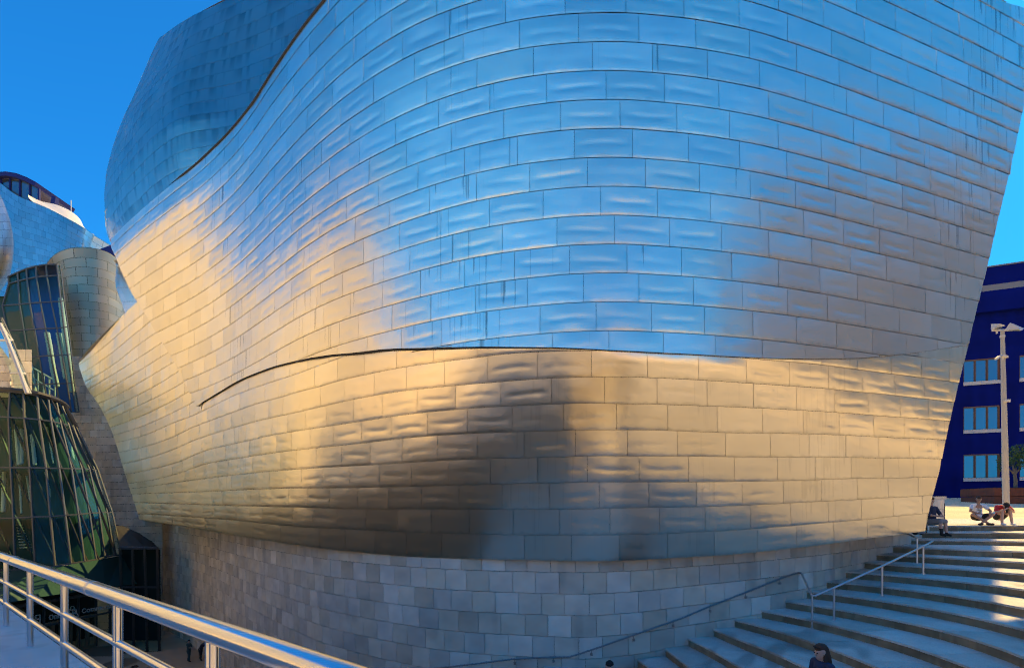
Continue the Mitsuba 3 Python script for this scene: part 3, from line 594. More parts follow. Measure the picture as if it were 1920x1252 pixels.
struct('lower_landing', MB().prism([(.8, 13.3), (.8, .75), (5.2, -2.75), (9.0, -1.0), (6.4, 4.0), (6.4, 8.85), (3.3, 8.85), (2.6, 13.3)], -9.4, -3.92).mesh(), 'tread_stone', 'lower stone landing at the foot of the visible steps')
struct('lower_flight', MB().prism([(.79, .85), (.79, 13.2), (-2.6, 13.6), (-6.0, 6.2)], -9.4, -4.92).mesh(), 'tread_stone', 'lowest stone landing beside the base wall')
# ------------------------------------------------------------------ railing in the foreground
RAIL = thing('terrace_railing', 'polished steel terrace railing with thick round top rail in the left foreground', 'railing')
def rl(s, z): return rp(s, 0, z)
zt_, zm_, zl_ = -.47, -.715, -.918
obj('top_rail', tube([rl(s, zt_) for s in (-14, -5, -2, 0, 1, 2, 3, 4, 6, 12, 30)], .046, 28), 'steel', RAIL, smooth=50)
obj('lower_rail', tube([rl(s, zm_) for s in (-14, -2, 0, 2, 4, 8, 30)], .021, 16), 'steel', RAIL, smooth=50)
obj('lower_rail', tube([rl(s, zl_) for s in (-14, -2, 0, 2, 4, 8, 30)], .021, 16), 'steel', RAIL, smooth=50)
obj('joint_sleeve', tube([rl(1.70, zt_), rl(1.745, zt_)], .0475, 28), 'dull_steel', RAIL, smooth=50)
obj('joint_sleeve', tube([rl(4.4, zt_), rl(4.44, zt_)], .0475, 28), 'dull_steel', RAIL, smooth=50)
for i in range(-6, 16):
    s = i * 1.232
    p = MB()
    for d in (-.021, .021): p.tube([rp(s + d, 0, ZTER), rp(s + d, 0, zt_ - .03)], .019, 14)
    obj('post', p, 'steel', RAIL, smooth=50)
# ------------------------------------------------------------------ hand rails by the stairs
W = lambda x, z, n=.09: (lambda p: p - np.array([p[0], p[1], 0]) / np.hypot(p[0], p[1]) * n)(SW(np.array(float(x)), np.array(0.0)) * [1, 1, 0] + [0, 0, z])
def wp(x, y, n=.09):
    D = float(dW(np.array(x))) * 1.07; p = np.array([(x - CX) / F * D, D, (HY - y) / F * D]); return p * (1 - n / D)
HR = thing('wall_handrail', 'thin dark steel handrail climbing the stone base wall beside the stairs', 'handrail')
pts = [(700, 1275), (760, 1262), (820, 1252), (900, 1243), (962, 1235), (1034, 1231.6), (1069, 1231), (1130, 1211), (1192, 1189), (1282, 1157.6), (1327, 1138), (1392, 1113), (1440, 1094), (1470, 1082), (1497, 1073), (1503, 1074)]
obj('rail', tube([wp(*p) for p in pts], .021, 10), 'dark_rail', HR, smooth=60)
for x, y in ((965, 1236), (1038, 1232), (1109, 1219), (1188, 1192), (1262, 1165), (1331, 1138), (1398, 1112), (1462, 1086)):
    a = wp(x, y); b = wp(x, y + 6); c = wp(x, y + 7, 0.0)
    obj('bracket', MB().tube([a, b], .009, 6).tube([b, c], .010, 6).box(c - .03, c + .03), 'dark_rail', HR)
SR_ = thing('stair_handrail', 'slim silver handrail on thin posts standing free on the curved steps', 'handrail')
def on_step(x, y, k): z = ztread(k); D = -z * F / (y - HY); return np.array([(x - CX) / F * D, D, z])
posts = [(1523, 1178, 12, 1117), (1564, 1162.5, 11, 1101.5), (1654, 1117, 8, 1061), (1731, 1076, 6, 1024)]
tops = []
for x, yb, k, yt in posts:
    b = on_step(x, yb, k); t = np.array([b[0], b[1], (HY - yt) / F * b[1]]); tops.append(t)
    obj('post', MB().tube([b, t], .022, 10).tube([b, b + [0, 0, .02]], .05, 12), 'dull_steel', SR_, smooth=60)
b = on_step(1719.5, 1056, 5); t = np.array([b[0], b[1], (HY - 1009) / F * b[1]]); obj('post', MB().tube([b, t], .022, 10), 'dull_steel', SR_, smooth=60)
bend = np.array([(1749 - CX) / F * 14.6, 14.6, (HY - 1014) / F * 14.6])
obj('rail', tube([wp(1503, 1074), tops[0] + [-.02, 0, .02], tops[0] + [.06, 0, 0], tops[1], tops[2], tops[3], bend], .024, 12), 'dull_steel', SR_, smooth=60)
obj('rail', tube([bend, t, wp(1700, 1000)], .022, 10), 'dark_rail', SR_, smooth=60)
PR = thing('plaza_guardrail', 'flat topped grey guardrail on the plaza at the corner of the gallery', 'railing')
def pz(x, D, z): return np.array([(x - CX) / F * D, D, z])
g0, g1 = pz(1742, 22.0, .54), pz(1773, 22.0, .54)
obj('flat_rail', beam(g0, g1, .10, .13), 'dull_steel', PR); obj('post', beam(pz(1768.5, 22.0, -.36), pz(1768.5, 22.0, .5), .06, .06), 'dull_steel', PR); obj('post', beam(pz(1746, 22.0, -.36), pz(1746, 22.0, .5), .06, .06), 'dull_steel', PR)
# ------------------------------------------------------------------ left side: glass atrium, towers, drum, stone walls
def uvgrid(P, su, sv):
    n, m = P.shape[:2]; lu = np.concatenate([[0], np.cumsum(np.linalg.norm(np.diff(P[:, m // 2], axis=0), axis=1))]); lv_ = np.concatenate([[0], np.cumsum(np.linalg.norm(np.diff(P[n // 2], axis=0), axis=1))])
    return np.stack(np.broadcast_arrays((lu / su)[:, None], (lv_ / sv)[None, :]), -1).reshape(-1, 2)
def skin(name, P, matname, parent, su=1.1, sv=.6, label=None):
    m = gridmesh(P); key = numbered(f'{parent}__{name}'); scene[key] = mikit.ply(m, matname, smooth=True, uv=uvgrid(P, su, sv) + 200)
    if label: labels[key] = {'label': label}
    return key
def img_curve(pts, D, n=24):
    """points traced in the photo at given depths, faired"""
    p = np.array(pts, float); t = np.linspace(0, 1, len(p)); f = PchipInterpolator(t, np.c_[p, np.broadcast_to(D, len(p))]); q = f(np.linspace(0, 1, n))
    return np.array([at(*r) for r in q])
def ruled(a, b, m=2, bulge=None):
    w = np.linspace(0, 1, m)[None, :, None]; P = a[:, None] * (1 - w) + b[:, None] * w
    if bulge is not None: P = P + bulge * (4 * w * (1 - w))
    return P
# far tower with the sunlit curling rim
TW = thing('curled_tower', 'shaded blue metal tower at far left with a bright sunlit curled rim', 'building')
front_top = img_curve([(-40, 318), (0, 343), (25, 362), (48, 374), (62, 379), (92, 392), (130, 412), (155, 426), (176, 441)], [56, 54, 52, 51, 50.5, 49, 47.5, 47.5, 49], 40)
front_bot = img_curve([(-40, 640), (0, 640), (25, 640), (50, 640), (70, 640), (100, 640), (130, 640), (150, 640), (166, 640)], [53, 52, 51.5, 51.5, 51, 49, 47.5, 47.2, 48.5], 40)
w = np.linspace(0, 1, 14)[None, :, None]; P = front_top[:, None] * (1 - w) + front_bot[:, None] * w; P[:, :, 0] += (-.45 * np.sin(np.pi * np.clip(w[..., 0] * 2.2, 0, 1)) * np.linspace(0, 1, 40)[:, None] ** 3)
skin('wall', P, 'titanium_far', TW, 1.15, .62)
rim_up = img_curve([(53, 365.5), (62, 371), (78, 378), (105, 384), (130, 395), (146, 407), (154, 419), (157, 428), (177, 440.5)], [55, 55, 54.5, 54, 53, 52, 51, 50, 49.2], 40)
rim_lo = img_curve([(53, 369), (62, 379), (92, 392), (115, 404), (130, 412), (145, 420), (155, 426), (165, 433), (176, 441.5)], [50.8, 50.4, 49, 48.2, 47.5, 47.5, 47.6, 48.2, 49], 40)
skin('curled_rim', ruled(rim_up, rim_lo, 5), 'rim_metal', TW, label='white sunlit curl of metal along the tower top')
side = np.stack([P[-1], P[-1] + [.4, 6, 0]]); skin('side_wall', side, 'titanium_far', TW)
LT = thing('roof_lantern', 'dark glazed lantern with a curved roof on top of the curled tower', 'lantern')
lt0 = [(24, 358), (36, 354), (52, 353), (70, 356), (88, 363), (104, 371.5)]
Pt = np.array([at(x, y, 58) for x, y in lt0]); mb = MB()
for a, b in zip(Pt[:-1], Pt[1:]): mb.beam(a, b, 5.0, .45)
obj('roof', mb, 'navy_paint', LT)
for i in range(5):
    a, b = Pt[i] + [0, -2, -.25], Pt[i + 1] + [0, -2, -.25]; q = MB().quad(a, b, b - [0, 0, 2.4], a - [0, 0, 2.4]); pk = obj('pane', q, 'window_glass', LT)
    obj('mullion', beam(b, b - [0, 0, 2.4], .18, .18), 'navy_paint', LT)
obj('end_post', beam(at(104, 371, 55.8), at(101, 390, 55.8), .45, .45), 'navy_paint', LT)
tag(obj('antenna', tube([at(133.5, 402, 54), at(133.5, 376, 54)], .05, 6), 'sill_white'), 'thin white antenna rod standing against the sky beyond the curled tower', 'antenna')
# nearest bulging tower at the frame edge
T1 = thing('bulging_tower', 'grey metal bulging tower cut by the left edge of the photo', 'building')
sil1 = [(-3, 360), (6, 378), (13, 396), (19, 415), (23.5, 437), (25.5, 460), (25, 478), (22, 500), (18, 518), (10, 533), (0, 546), (-12, 556)]
f1 = PchipInterpolator(np.arange(len(sil1)), np.array(sil1, float)); q = f1(np.linspace(0, len(sil1) - 1, 30)); P = []
for ang in np.linspace(0, 1.9, 16): P.append([at(x - 66 * (1 - math.cos(ang)), y, 38.5 - 4.5 * math.sin(ang)) for x, y in q])
skin('wall', np.array(P), 'titanium_far', T1, .95, .55)
obj('base', MB().box(at(-60, 556, 38) + [-3, 0, -24], at(2, 556, 38) + [.6, 3, 0]), 'interior_teal', T1)
# titanium drum, warm reflections painted into its golden brown colour
DRM = thing('warm_tinted_drum', 'titanium drum tinted golden brown for warm reflections, flaring upwards behind the glass curtain wall', 'building')
rimd = [(84, 500), (92, 488), (102, 478), (116, 470), (134, 465), (155, 463.5), (178, 466), (200, 472), (216, 482), (226, 492), (236, 502)]
rimf = interp(rimd); th = np.linspace(-.15, math.pi + .15, 48); P = []
for wv in np.linspace(0, 1, 20):
    row = []
    for a in th:
        rad = 3.12 - .95 * wv ** .8 + .40 * wv ** 3; cx = at(161, 600, 42)[0] + .75 * wv
        x, y = cx - rad * math.cos(a), 42 - rad * math.sin(a); xi = CX + x / y * F
        zt = (HY - float(rimf(min(max(xi, 84), 236)))) / F * y; row.append([x, y, zt * (1 - wv) + (HY - 740) / F * y * wv])
    P.append(row)
P = np.array(P).transpose(1, 0, 2)
skin('wall', P, 'titanium_warm_tint', DRM, 1.2, .58)
edge_strip(P[:, 0], np.array([0, .5, -.05]), 'rim_metal', DRM, 'coping')
tag(obj('dark_roof', MB().prism([tuple(at(188, 466, 46)[:2]), tuple(at(222, 466, 46)[:2]), tuple(at(222, 466, 50)[:2]), tuple(at(188, 466, 50)[:2])], 12, 23.1).add(trimesh.convex.convex_hull(np.array([at(188, 467.5, 45.9), at(207, 460, 45.9), at(222, 456, 45.9), at(222, 480, 45.9), at(188, 480, 45.9), at(222, 456, 49), at(188, 467, 49)]))), 'navy_paint'), 'dark teal roof corner showing between the tinted drum and the gallery', 'roof')
# limestone walls
def stonewall(name, quadpts, label, D, cat='wall', bh=.55, bw=1.05, most=300):
    """plane wall of real blocks: quadpts = image corners tl, tr, br, bl with depths"""
    tl, tr, br, bl = [at(x, y, d) for (x, y), d in zip(quadpts, D)]
    S = lambda a, b: (tl * (1 - a)[:, None] + tr * a[:, None]) * (1 - b)[:, None] + (bl * (1 - a)[:, None] + br * a[:, None]) * b[:, None]
    h = np.linalg.norm(bl - tl); nr = max(2, int(round(h / bh))); t = thing(name, label, cat)
    obj('core', backing(S, lambda b: .004, lambda b: .996, .004, .996, .06, 12, 6), 'joint', t)
    panelled(S, [(k / nr, (k + 1) / nr) for k in range(nr)], bw, .37, dict(aL=lambda b: np.zeros(np.shape(b)), aR=lambda b: np.ones(np.shape(b))), t, 'stone_block', 'limestone', nu=1, nv=1, gap=.02, lap=0, depth=.07, seed=11, bond=lambda i: (i % 2) * bw / 2 + (i % 3) * .11, most=most, stuff_name='small_stone_block')
    return t
stonewall('limestone_wall', [(128, 668), (300, 668), (306, 1235), (128, 1235)], 'tall pale limestone wall between the glass atrium and the metal gallery, crossed by a diagonal shadow', [38, 35.5, 35.5, 38])
stonewall('limestone_pier', [(-60, 632), (17, 640), (19.5, 745), (-60, 745)], 'sunlit pale limestone pier at the left edge above the glass atrium', [31, 30, 30, 31], 'pier', .5, 1.3)
stonewall('grey_stone_wall', [(17, 655), (60, 655), (60, 745), (19, 745)], 'greyish limestone wall piece behind the slanting glass fin', [30.6, 31.8, 31.8, 30.6], 'wall', .7, .9)
# upper glass curtain wall
def glazed(parent, nodes, depth, pane_mat, mul, mul_mat, diag=None, diag_mat=None, thick=.09):
    """nodes[r][c] image points; depth(r, c); a pane per cell, a mullion per edge"""
    R, C = len(nodes), len(nodes[0]); P = np.array([[at(*nodes[r][c], depth(r, c)) for c in range(C)] for r in range(R)])
    for r in range(R - 1):
        for c in range(C - 1):
            obj('pane', MB().quad(P[r, c], P[r, c + 1], P[r + 1, c + 1], P[r + 1, c]), pane_mat, parent)
    off = np.array([0, -.05, 0])
    for c in range(C):
        m = MB()
        for r in range(R - 1): m.beam(P[r, c] + off, P[r + 1, c] + off, mul, thick, (0, 1, 0))
        obj('mullion', m, mul_mat, parent)
    for r in range(R):
        m = MB()
        for c in range(C - 1): m.beam(P[r, c] + off * 1.3, P[r, c + 1] + off * 1.3, thick, mul)
        obj('transom', m, mul_mat, parent)
    if diag:
        for r in range(R - 1):
            for c in range(C - 1):
                if diag(r, c): obj('brace', beam(P[r, c] - off * 2, P[r + 1, c + 1] - off * 2, diag_mat[1], diag_mat[1]), diag_mat[0], parent)
    return P
CW = thing('glass_curtain_wall', 'tall leaning dark blue glass curtain wall below the tinted drum', 'glass wall')
cols = [[(16.6, 520), (18, 533), (6, 574), (15, 621), (30, 674), (44, 724), (55, 776)], [(34, 512), (35.5, 528), (38, 571.5), (46, 619.5), (54, 671), (62, 721.5), (72, 775)], [(50.5, 505), (52, 524), (57, 569.5), (66, 618), (75, 669), (84, 721), (94, 774)],
        [(69, 500), (69.5, 520.5), (77, 568), (87, 617), (97, 667.5), (107, 720), (116, 774)], [(87.5, 497), (89, 519), (97.5, 567), (108, 616), (118, 666.5), (127, 719), (135, 773)], [(108, 497), (110, 517.5), (115, 566), (121, 614.5), (128.5, 666), (136, 718.5), (143, 773)], [(113, 497.3), (116, 517), (121.5, 565), (128.5, 613.5), (135, 665), (140.6, 718), (149.5, 773)]]
nodes = [[cols[c][r] for c in range(7)] for r in range(7)]
PCW = glazed(CW, nodes, lambda r, c: 34.5 - .14 * (3 - abs(c - 3)) * 1.5 + .12 * r, 'pane', .065, 'mullion', thick=.065)
inn = np.array([[at(*nodes[r][c], 36.4 if c < 6 else 35.4) for c in (0, 2, 4, 5)] for r in range(7)])
obj('back_wall', gridmesh(inn[:, 1:]), 'interior_blue', CW, label='deep blue wall seen through the glass'); obj('back_wall', gridmesh(inn[:, :2]), 'interior_teal', CW)
obj('soffit', gridmesh(np.stack([PCW[0], inn[0][[0, 0, 1, 1, 2, 3, 3]]])), 'interior_dark', CW)
for pts_ in ([(88, 624), (93, 650), (99, 690), (107, 725)], [(53, 672), (58, 700), (63, 725), (68, 745)], [(114, 560), (120, 614), (129, 680), (136, 735)], [(110, 625), (117, 665), (124, 710)]):
    obj('column', tube([at(x, y, 35.2) for x, y in pts_], .16, 10), 'pale_column', CW, smooth=60)
STR = [at(61 + i * 10.5, 689 + i * 6.2, 35.3) for i in range(5)]
obj('stair_rail', MB().tube(STR, .05, 6).tube([p - [0, 0, .7] for p in STR], .04, 6), 'pale_column', CW)
for p in STR: obj('stair_post', beam(p, p - [0, 0, 2.4], .07, .07), 'pale_column', CW)
# slanting glass fin
FN = thing('glass_fin', 'slanting triangular glass fin with white steel edges at the left edge', 'glass fin')
fa = [(-6, 590), (3, 596), (9, 612), (22, 638), (46, 700), (58, 738)]; fb = [(-14, 606), (0, 609), (14, 640), (33, 688), (52, 740)]
A = [at(x, y, 28.6) for x, y in [(3, 596), (23, 638), (47, 701), (58, 738)]]; B = [at(x, y, 28.0) for x, y in [(0, 607), (14, 638), (38, 700), (51, 738)]]; Cc = [at(x, y, 29.5) for x, y in [(-12, 600), (-8, 638), (20, 700), (30, 738)]]
for i in range(3):
    obj('pane', MB().quad(A[i], A[i + 1], B[i + 1], B[i]), 'pane', FN); obj('pane', MB().quad(B[i], B[i + 1], Cc[i + 1], Cc[i]), 'pane', FN)
obj('edge_bar', MB().tube(B, .10, 8), 'sill_white', FN); obj('edge_bar', MB().tube(A, .05, 8), 'mullion', FN)
for i in (1, 2): obj('cross_bar', MB().tube([Cc[i], B[i], A[i]], .06, 8), 'sill_white', FN)
for i in range(3): obj('brace', beam(B[i], A[i + 1], .07, .07), 'sill_white', FN)
# lower bell of glass
AT = thing('glass_atrium', 'dark green curved glass atrium bulging out like a bell above the entrance', 'glass atrium')
cn = [[(-42, 733.5), (-46, 781.5), (-50, 876), (-54, 972), (-56, 1069)], [(-10, 734), (-12, 782), (-13, 876.5), (-14, 971.5), (-14, 1068.5)], [(20.5, 735), (18, 782.6), (22, 876.6), (27, 971), (30, 1067.5)], [(46, 738), (47, 784.5), (57.5, 876.8), (62.6, 969), (68, 1065)], [(71, 742), (75, 787), (88, 877.8), (96, 968), (105, 1061)], [(92, 748), (97, 790), (112.5, 878), (124, 966), (135, 1056)],
      [(107, 753.5), (115, 794), (135.5, 878.5), (148, 964), (160, 1052)], [(117, 759), (130, 797.5), (154.6, 879), (169, 962), (181.5, 1048.6)], [(121.5, 763), (138.5, 800), (168.7, 879.6), (187, 961), (198, 1044.5)], [(124, 765.5), (144, 802), (178, 880), (202, 960), (215, 1040.5)], [(125, 766.5), (146, 803), (184, 880), (211, 960), (229, 1039)]]
nodes = [[cn[c][r] for c in range(11)] for r in range(5)]
dep = lambda r, c: 27.0 + 5.2 * (c / 10) ** 2.2 + (1.5 - .35 * r)
PA = glazed(AT, nodes, dep, 'pane', .075, 'mullion', lambda r, c: c < 9, ('dark_mullion', .10), thick=.085)
top = PA[0]; obj('roof_edge', MB().tube(top + [0, 0, .1], .16, 8), 'dark_mullion', AT)
obj('roof', gridmesh(np.stack([top, np.array([at(nodes[0][c][0] - 22 - 2 * c, nodes[0][c][1] - 1, dep(0, c) + 4.5) for c in range(11)])])), 'interior_dark', AT)
ins = []
for r in range(5): ins.append([at(nodes[r][c][0] * .97 - 3, nodes[r][c][1], dep(r, c) + 3.2 - .22 * c) for c in range(11)])
obj('back_wall', gridmesh(np.array(ins)), 'interior_teal', AT)
for r, yy in ((1, 786), (2, 880), (3, 973)):
    obj('floor_slab', gridmesh(np.stack([np.array([at(nodes[r][c][0], nodes[r][c][1] + 3, dep(r, c) + .3) for c in range(10)]), np.array([at(nodes[r][c][0] * .97 - 3, nodes[r][c][1] + 3, dep(r, c) + 3.0 - .22 * c) for c in range(10)])])), 'interior_dark', AT)
for x0, y0, x1, y1 in ((8, 885, 6, 960), (30, 800, 36, 872), (60, 815, 66, 872), (77, 890, 93, 965), (95, 905, 118, 990), (60, 885, 63, 960), (140, 900, 155, 965), (155, 925, 168, 962), (82, 795, 92, 870), (70, 890, 78, 950), (100, 975, 112, 1035), (40, 805, 40, 870), (174, 920, 183, 958), (-20, 800, -18, 1000), (122, 800, 140, 872), (106, 798, 116, 872)):
    obj('column', tube([at(x0, y0, 30.0 + .016 * max(0, x0)), at(x1, y1, 29.6 + .016 * max(0, x1))], .10, 8), 'pale_column', AT)
for x0, y0, x1, y1, wd in ((50, 892, 60, 958, .05), (85, 885, 100, 950, .05), (130, 885, 146, 955, .05), (18, 800, 20, 868, .06), (148, 890, 168, 958, .04), (36, 888, 40, 962, .05), (118, 890, 130, 940, .04), (88, 800, 100, 868, .04), (76, 980, 92, 1040, .06), (120, 975, 134, 1035, .05), (150, 972, 164, 1030, .05), (-8, 888, -6, 960, .07)):
    obj('column', tube([at(x0, y0, 29.2 + .018 * max(0, x0)), at(x1, y1, 28.9 + .018 * max(0, x1))], wd, 6), 'pale_column', AT)
for i in range(9): obj('stair_tread', MB().box(at(30 + i * .8, 985 + i * 5.3, 29.4), at(42 + i * 2.2, 982.6 + i * 5.3, 29.8)), 'sill_white', AT)
# dark glazed vestibule tucked against the base wall
VS = thing('glass_vestibule', 'low dark glass vestibule tucked between the glass atrium and the base wall', 'vestibule')
fr_ = [(226, 1027), (250, 1027.5), (272, 1027.5), (296, 1027)]; lo_ = [(229, 1100), (251, 1100), (275, 1100), (297, 1100)]; bo_ = [(230, 1222), (252, 1222), (277, 1222), (300, 1221)]
glazed(VS, [fr_, lo_, bo_], lambda r, c: 31.0 + .15 * c, 'pane', .12, 'dark_mullion')
roofb = np.array([at(214, 982, 34), at(236, 988, 34), at(262, 1000, 33.6), at(288, 1017, 32.5)]); roofa = np.array([at(*p, 31.0 + .15 * i) for i, p in enumerate(fr_)])
obj('roof', gridmesh(np.stack([roofb, roofa])), 'dark_mullion', VS); obj('eave', MB().tube(roofa, .10, 8), 'mullion', VS); obj('back_wall', gridmesh(np.array([[at(226, 1030, 33.4), at(300, 1030, 33.4)], [at(230, 1200, 33.4), at(302, 1200, 33.4)]])), 'interior_dark', VS)
# entrance front
EN = thing('entrance_front', 'dark glazed museum entrance front with bronze doors and white lettering, seen through the railing', 'entrance')
dpt = lambda x: 32.0 + 5.0 * (x - 60) / 155
EK = .905
def ep(x, z): D = dpt(x); return np.array([(x - CX) / F * D, D, z]) * EK
xsE = [-60, 0, 36, 48, 82, 114, 120, 147, 180, 206, 245]
for a, b in zip(xsE[:-1], xsE[1:]):
    obj('pane', MB().quad(ep(a, -7.2), ep(b, -7.2), ep(b, -5.75), ep(a, -5.75)), 'pane', EN)
    if not (82 <= a < 114 or 147 <= a < 180): obj('pane', MB().quad(ep(a, -9.45), ep(b, -9.45), ep(b, -7.2), ep(a, -7.2)), 'pane', EN)
    obj('mullion', beam(ep(a, -9.5), ep(a, -5.7), .09, .12), 'mullion', EN)
obj('transom', beam(ep(-60, -5.7), ep(245, -5.7), .22, .16), 'mullion', EN); obj('transom', beam(ep(-60, -7.2), ep(245, -7.2), .12, .1), 'mullion', EN)
obj('back_wall', MB().quad(ep(-70, -9.5) + [-3.2, .7, 0], ep(255, -9.5) + [-3.2, .7, 0], ep(255, -5.5) + [-3.2, .7, 0], ep(-70, -5.5) + [-3.2, .7, 0]), 'interior_dark', EN)
obj('canopy', gridmesh(np.stack([np.array([ep(x, -5.55) for x in (-60, 0, 60, 120, 190, 245)]), np.array([ep(x, -5.55) + [1.6, -1.6, .35] for x in (-60, 0, 60, 120, 190, 245)]), np.array([at(x, y, d) for x, y, d in ((-60, 1069, 29.5), (0, 1070, 29), (60, 1067, 29), (120, 1060, 29.6), (190, 1048, 31.5), (229, 1041, 33.5))])])), 'interior_teal', EN, label='dark teal canopy soffit over the doors')
for x0, x1 in ((82, 98), (98, 114), (120, 133), (147, 163.5), (163.5, 180)):
    d = obj('door', MB().beam(ep(x0 + .6, -9.45), ep(x0 + .6, -7.25), .2, .1).beam(ep(x1 - .6, -9.45), ep(x1 - .6, -7.25), .2, .1).beam(ep(x0, -7.32), ep(x1, -7.32), .12, .2).beam(ep(x0, -9.4), ep(x1, -9.4), .12, .2), 'door_bronze', EN)
    q = MB().quad(ep(x0 + 1, -9.4), ep(x1 - 1, -9.4), ep(x1 - 1, -7.3), ep(x0 + 1, -7.3)); k = f'{d}__pane'; scene[numbered(k)] = mikit.ply(q.mesh(), 'pane')
def sign(text, x, z, h, name='sign'):
    t = meshkit.text_mesh(text, h, .03, bold=True); p, q = ep(x, z), ep(x + 20, z); e = q - p; e /= np.linalg.norm(e); u = np.array([0, 0, 1.0]); n = np.cross(e, u)
    M = np.eye(4); M[:3, 0], M[:3, 1], M[:3, 2], M[:3, 3] = e, u, n, p + n * .12; t.apply_transform(M); return t
tag(obj('lettering', sign('Online', 87.5, -7.02, .27), 'sign_white'), 'white lettering Online above the left entrance door', 'sign')
tag(obj('lettering', sign('Community', 150, -6.98, .27), 'sign_white'), 'white lettering Community above the right entrance door', 'sign')
def icon(build, label):
    return tag(obj('pictogram', build, 'sign_white'), label, 'sign')
p0 = [ep(71, -7.55) + [0, -.15, 0], ep(79.5, -7.55) + [0, -.15, 0], ep(79.5, -6.6) + [0, -.15, 0], ep(71, -6.6) + [0, -.15, 0]]; ph = MB()
for a, b in zip(p0, p0[1:] + p0[:1]): ph.beam(a, b, .055, .05)
ph.beam(ep(73, -6.85) + [0, -.15, 0], ep(77, -6.85) + [0, -.15, 0], .05, .08).beam(ep(73, -7.15) + [0, -.15, 0], ep(77.5, -7.15) + [0, -.15, 0], .05, .14)
icon(ph, 'white outlined phone pictogram left of the lettering Online')
cm = MB()
for x, z in ((136.5, -7.05), (143.5, -7.05), (140, -6.85)):
    c = ep(x, z) + [0, -.15, 0]; cm.tube([c + [.13 * math.cos(a), 0, .13 * math.sin(a) + .26] for a in np.linspace(0, 2 * math.pi, 13)], .025, 6)
    cm.tube([c + [.22 * math.cos(a), 0, .24 * math.sin(a) - .06] for a in np.linspace(0, math.pi, 9)], .025, 6); cm.beam(c + [-.24, 0, -.06], c + [.24, 0, -.06], .05, .05)
icon(cm, 'white pictogram of three people beside the lettering Community')
# stains of the court and two short bollards
for i, (x, y) in enumerate(((253, 1247), (283, 1250.5))):
    D = 28.2; p = at(x, y, D); z0 = -8.6; m = trimesh.creation.revolve([(0, 0), (.17, 0), (.17, p[2] - z0 - .06), (.13, p[2] - z0 - .015), (0, p[2] - z0)], sections=14); m.apply_translation([p[0], D, z0])
    tag(obj('bollard', m, 'shoe_black', smooth=40), f'short dark bollard at the bottom of the court, the {"left" if i == 0 else "right"} one of two', 'bollard')
# ------------------------------------------------------------------ right side: blue building, lamp, planter, tree
BB = thing('blue_building', 'deep blue rendered office building with triple windows at the right edge', 'building')
def dB(x): return 42.6 - 1.5 * (x - 1800) / 120
def bp(x, y, off=0.0): D = dB(x); return np.array([(x - CX) / F * D, D - off, (HY - y) / F * D])
xa, xb = 1690, 2150
def slabwall(x0, x1, z0, z1, off, matname, name, label=None):
    a, b = bp(x0, HY, off), bp(x1, HY, off); mb = MB().prism([a[:2], b[:2], b[:2] + [.5, 4], a[:2] + [.5, 4]], z0, z1); return obj(name, mb, matname, BB, label=label)
zY = lambda y: (HY - y) / F * 42.2
# wall built round its window openings, so that the glass lies in a reveal
wins = []
for x0, x1 in ((1806.5, 1875.5), (1911.5, 1980), (2016, 2085)):
    for y0, y1 in ((673.5, 717.5), (761.8, 807.8), (851.5, 898)): wins.append((x0, x1, zY(y1), zY(y0)))
zb0, zb1, zb2 = .6, zY(590), zY(509)
xcuts = sorted({xa, xb, *[w_[0] for w_ in wins], *[w_[1] for w_ in wins]}); zcuts = sorted({zb0, zb1, *[w_[2] for w_ in wins], *[w_[3] for w_ in wins]})
wall = MB()
for x0, x1 in zip(xcuts[:-1], xcuts[1:]):
    run = None
    for z0, z1 in zip(zcuts[:-1], zcuts[1:]):
        hole = any(a - .1 <= x0 and x1 <= b + .1 and c - .01 <= z0 and z1 <= d + .01 for a, b, c, d in wins)
        if hole:
            if run: wall.prism([bp(x0, HY)[:2], bp(x1, HY)[:2], bp(x1, HY)[:2] + [.1, .45], bp(x0, HY)[:2] + [.1, .45]], *run); run = None
        else: run = (run[0], z1) if run else (z0, z1)
    if run: wall.prism([bp(x0, HY)[:2], bp(x1, HY)[:2], bp(x1, HY)[:2] + [.1, .45], bp(x0, HY)[:2] + [.1, .45]], *run)
obj('wall', wall, 'blue_paint', BB)
slabwall(xa, xb, zb1, zY(552.3), .28, 'blue_paint', 'upper_wall'); slabwall(xa, xb, zY(541.3), zb2, .28, 'blue_paint', 'upper_wall')
slabwall(xa, xb, zY(552), zY(541.6), .10, 'navy_paint', 'louvre_band')
for i in range(5):
    z = zY(551.2 - i * 2.2); a, b = bp(xa, HY, .24), bp(xb, HY, .24); obj('louvre_band__slat', beam([*a[:2], z], [*b[:2], z], .05, .12), 'louvre_metal', BB)
slabwall(xa, xb, zb2, zb2 + .10, .34, 'louvre_metal', 'coping')
a, b = bp(xa, HY), bp(xb, HY); obj('body', MB().prism([a[:2] + [.1, .45], b[:2] + [.1, .45], b[:2] + [3, 16], a[:2] + [3, 16]], zb0, zb2 - .4), 'navy_paint', BB)
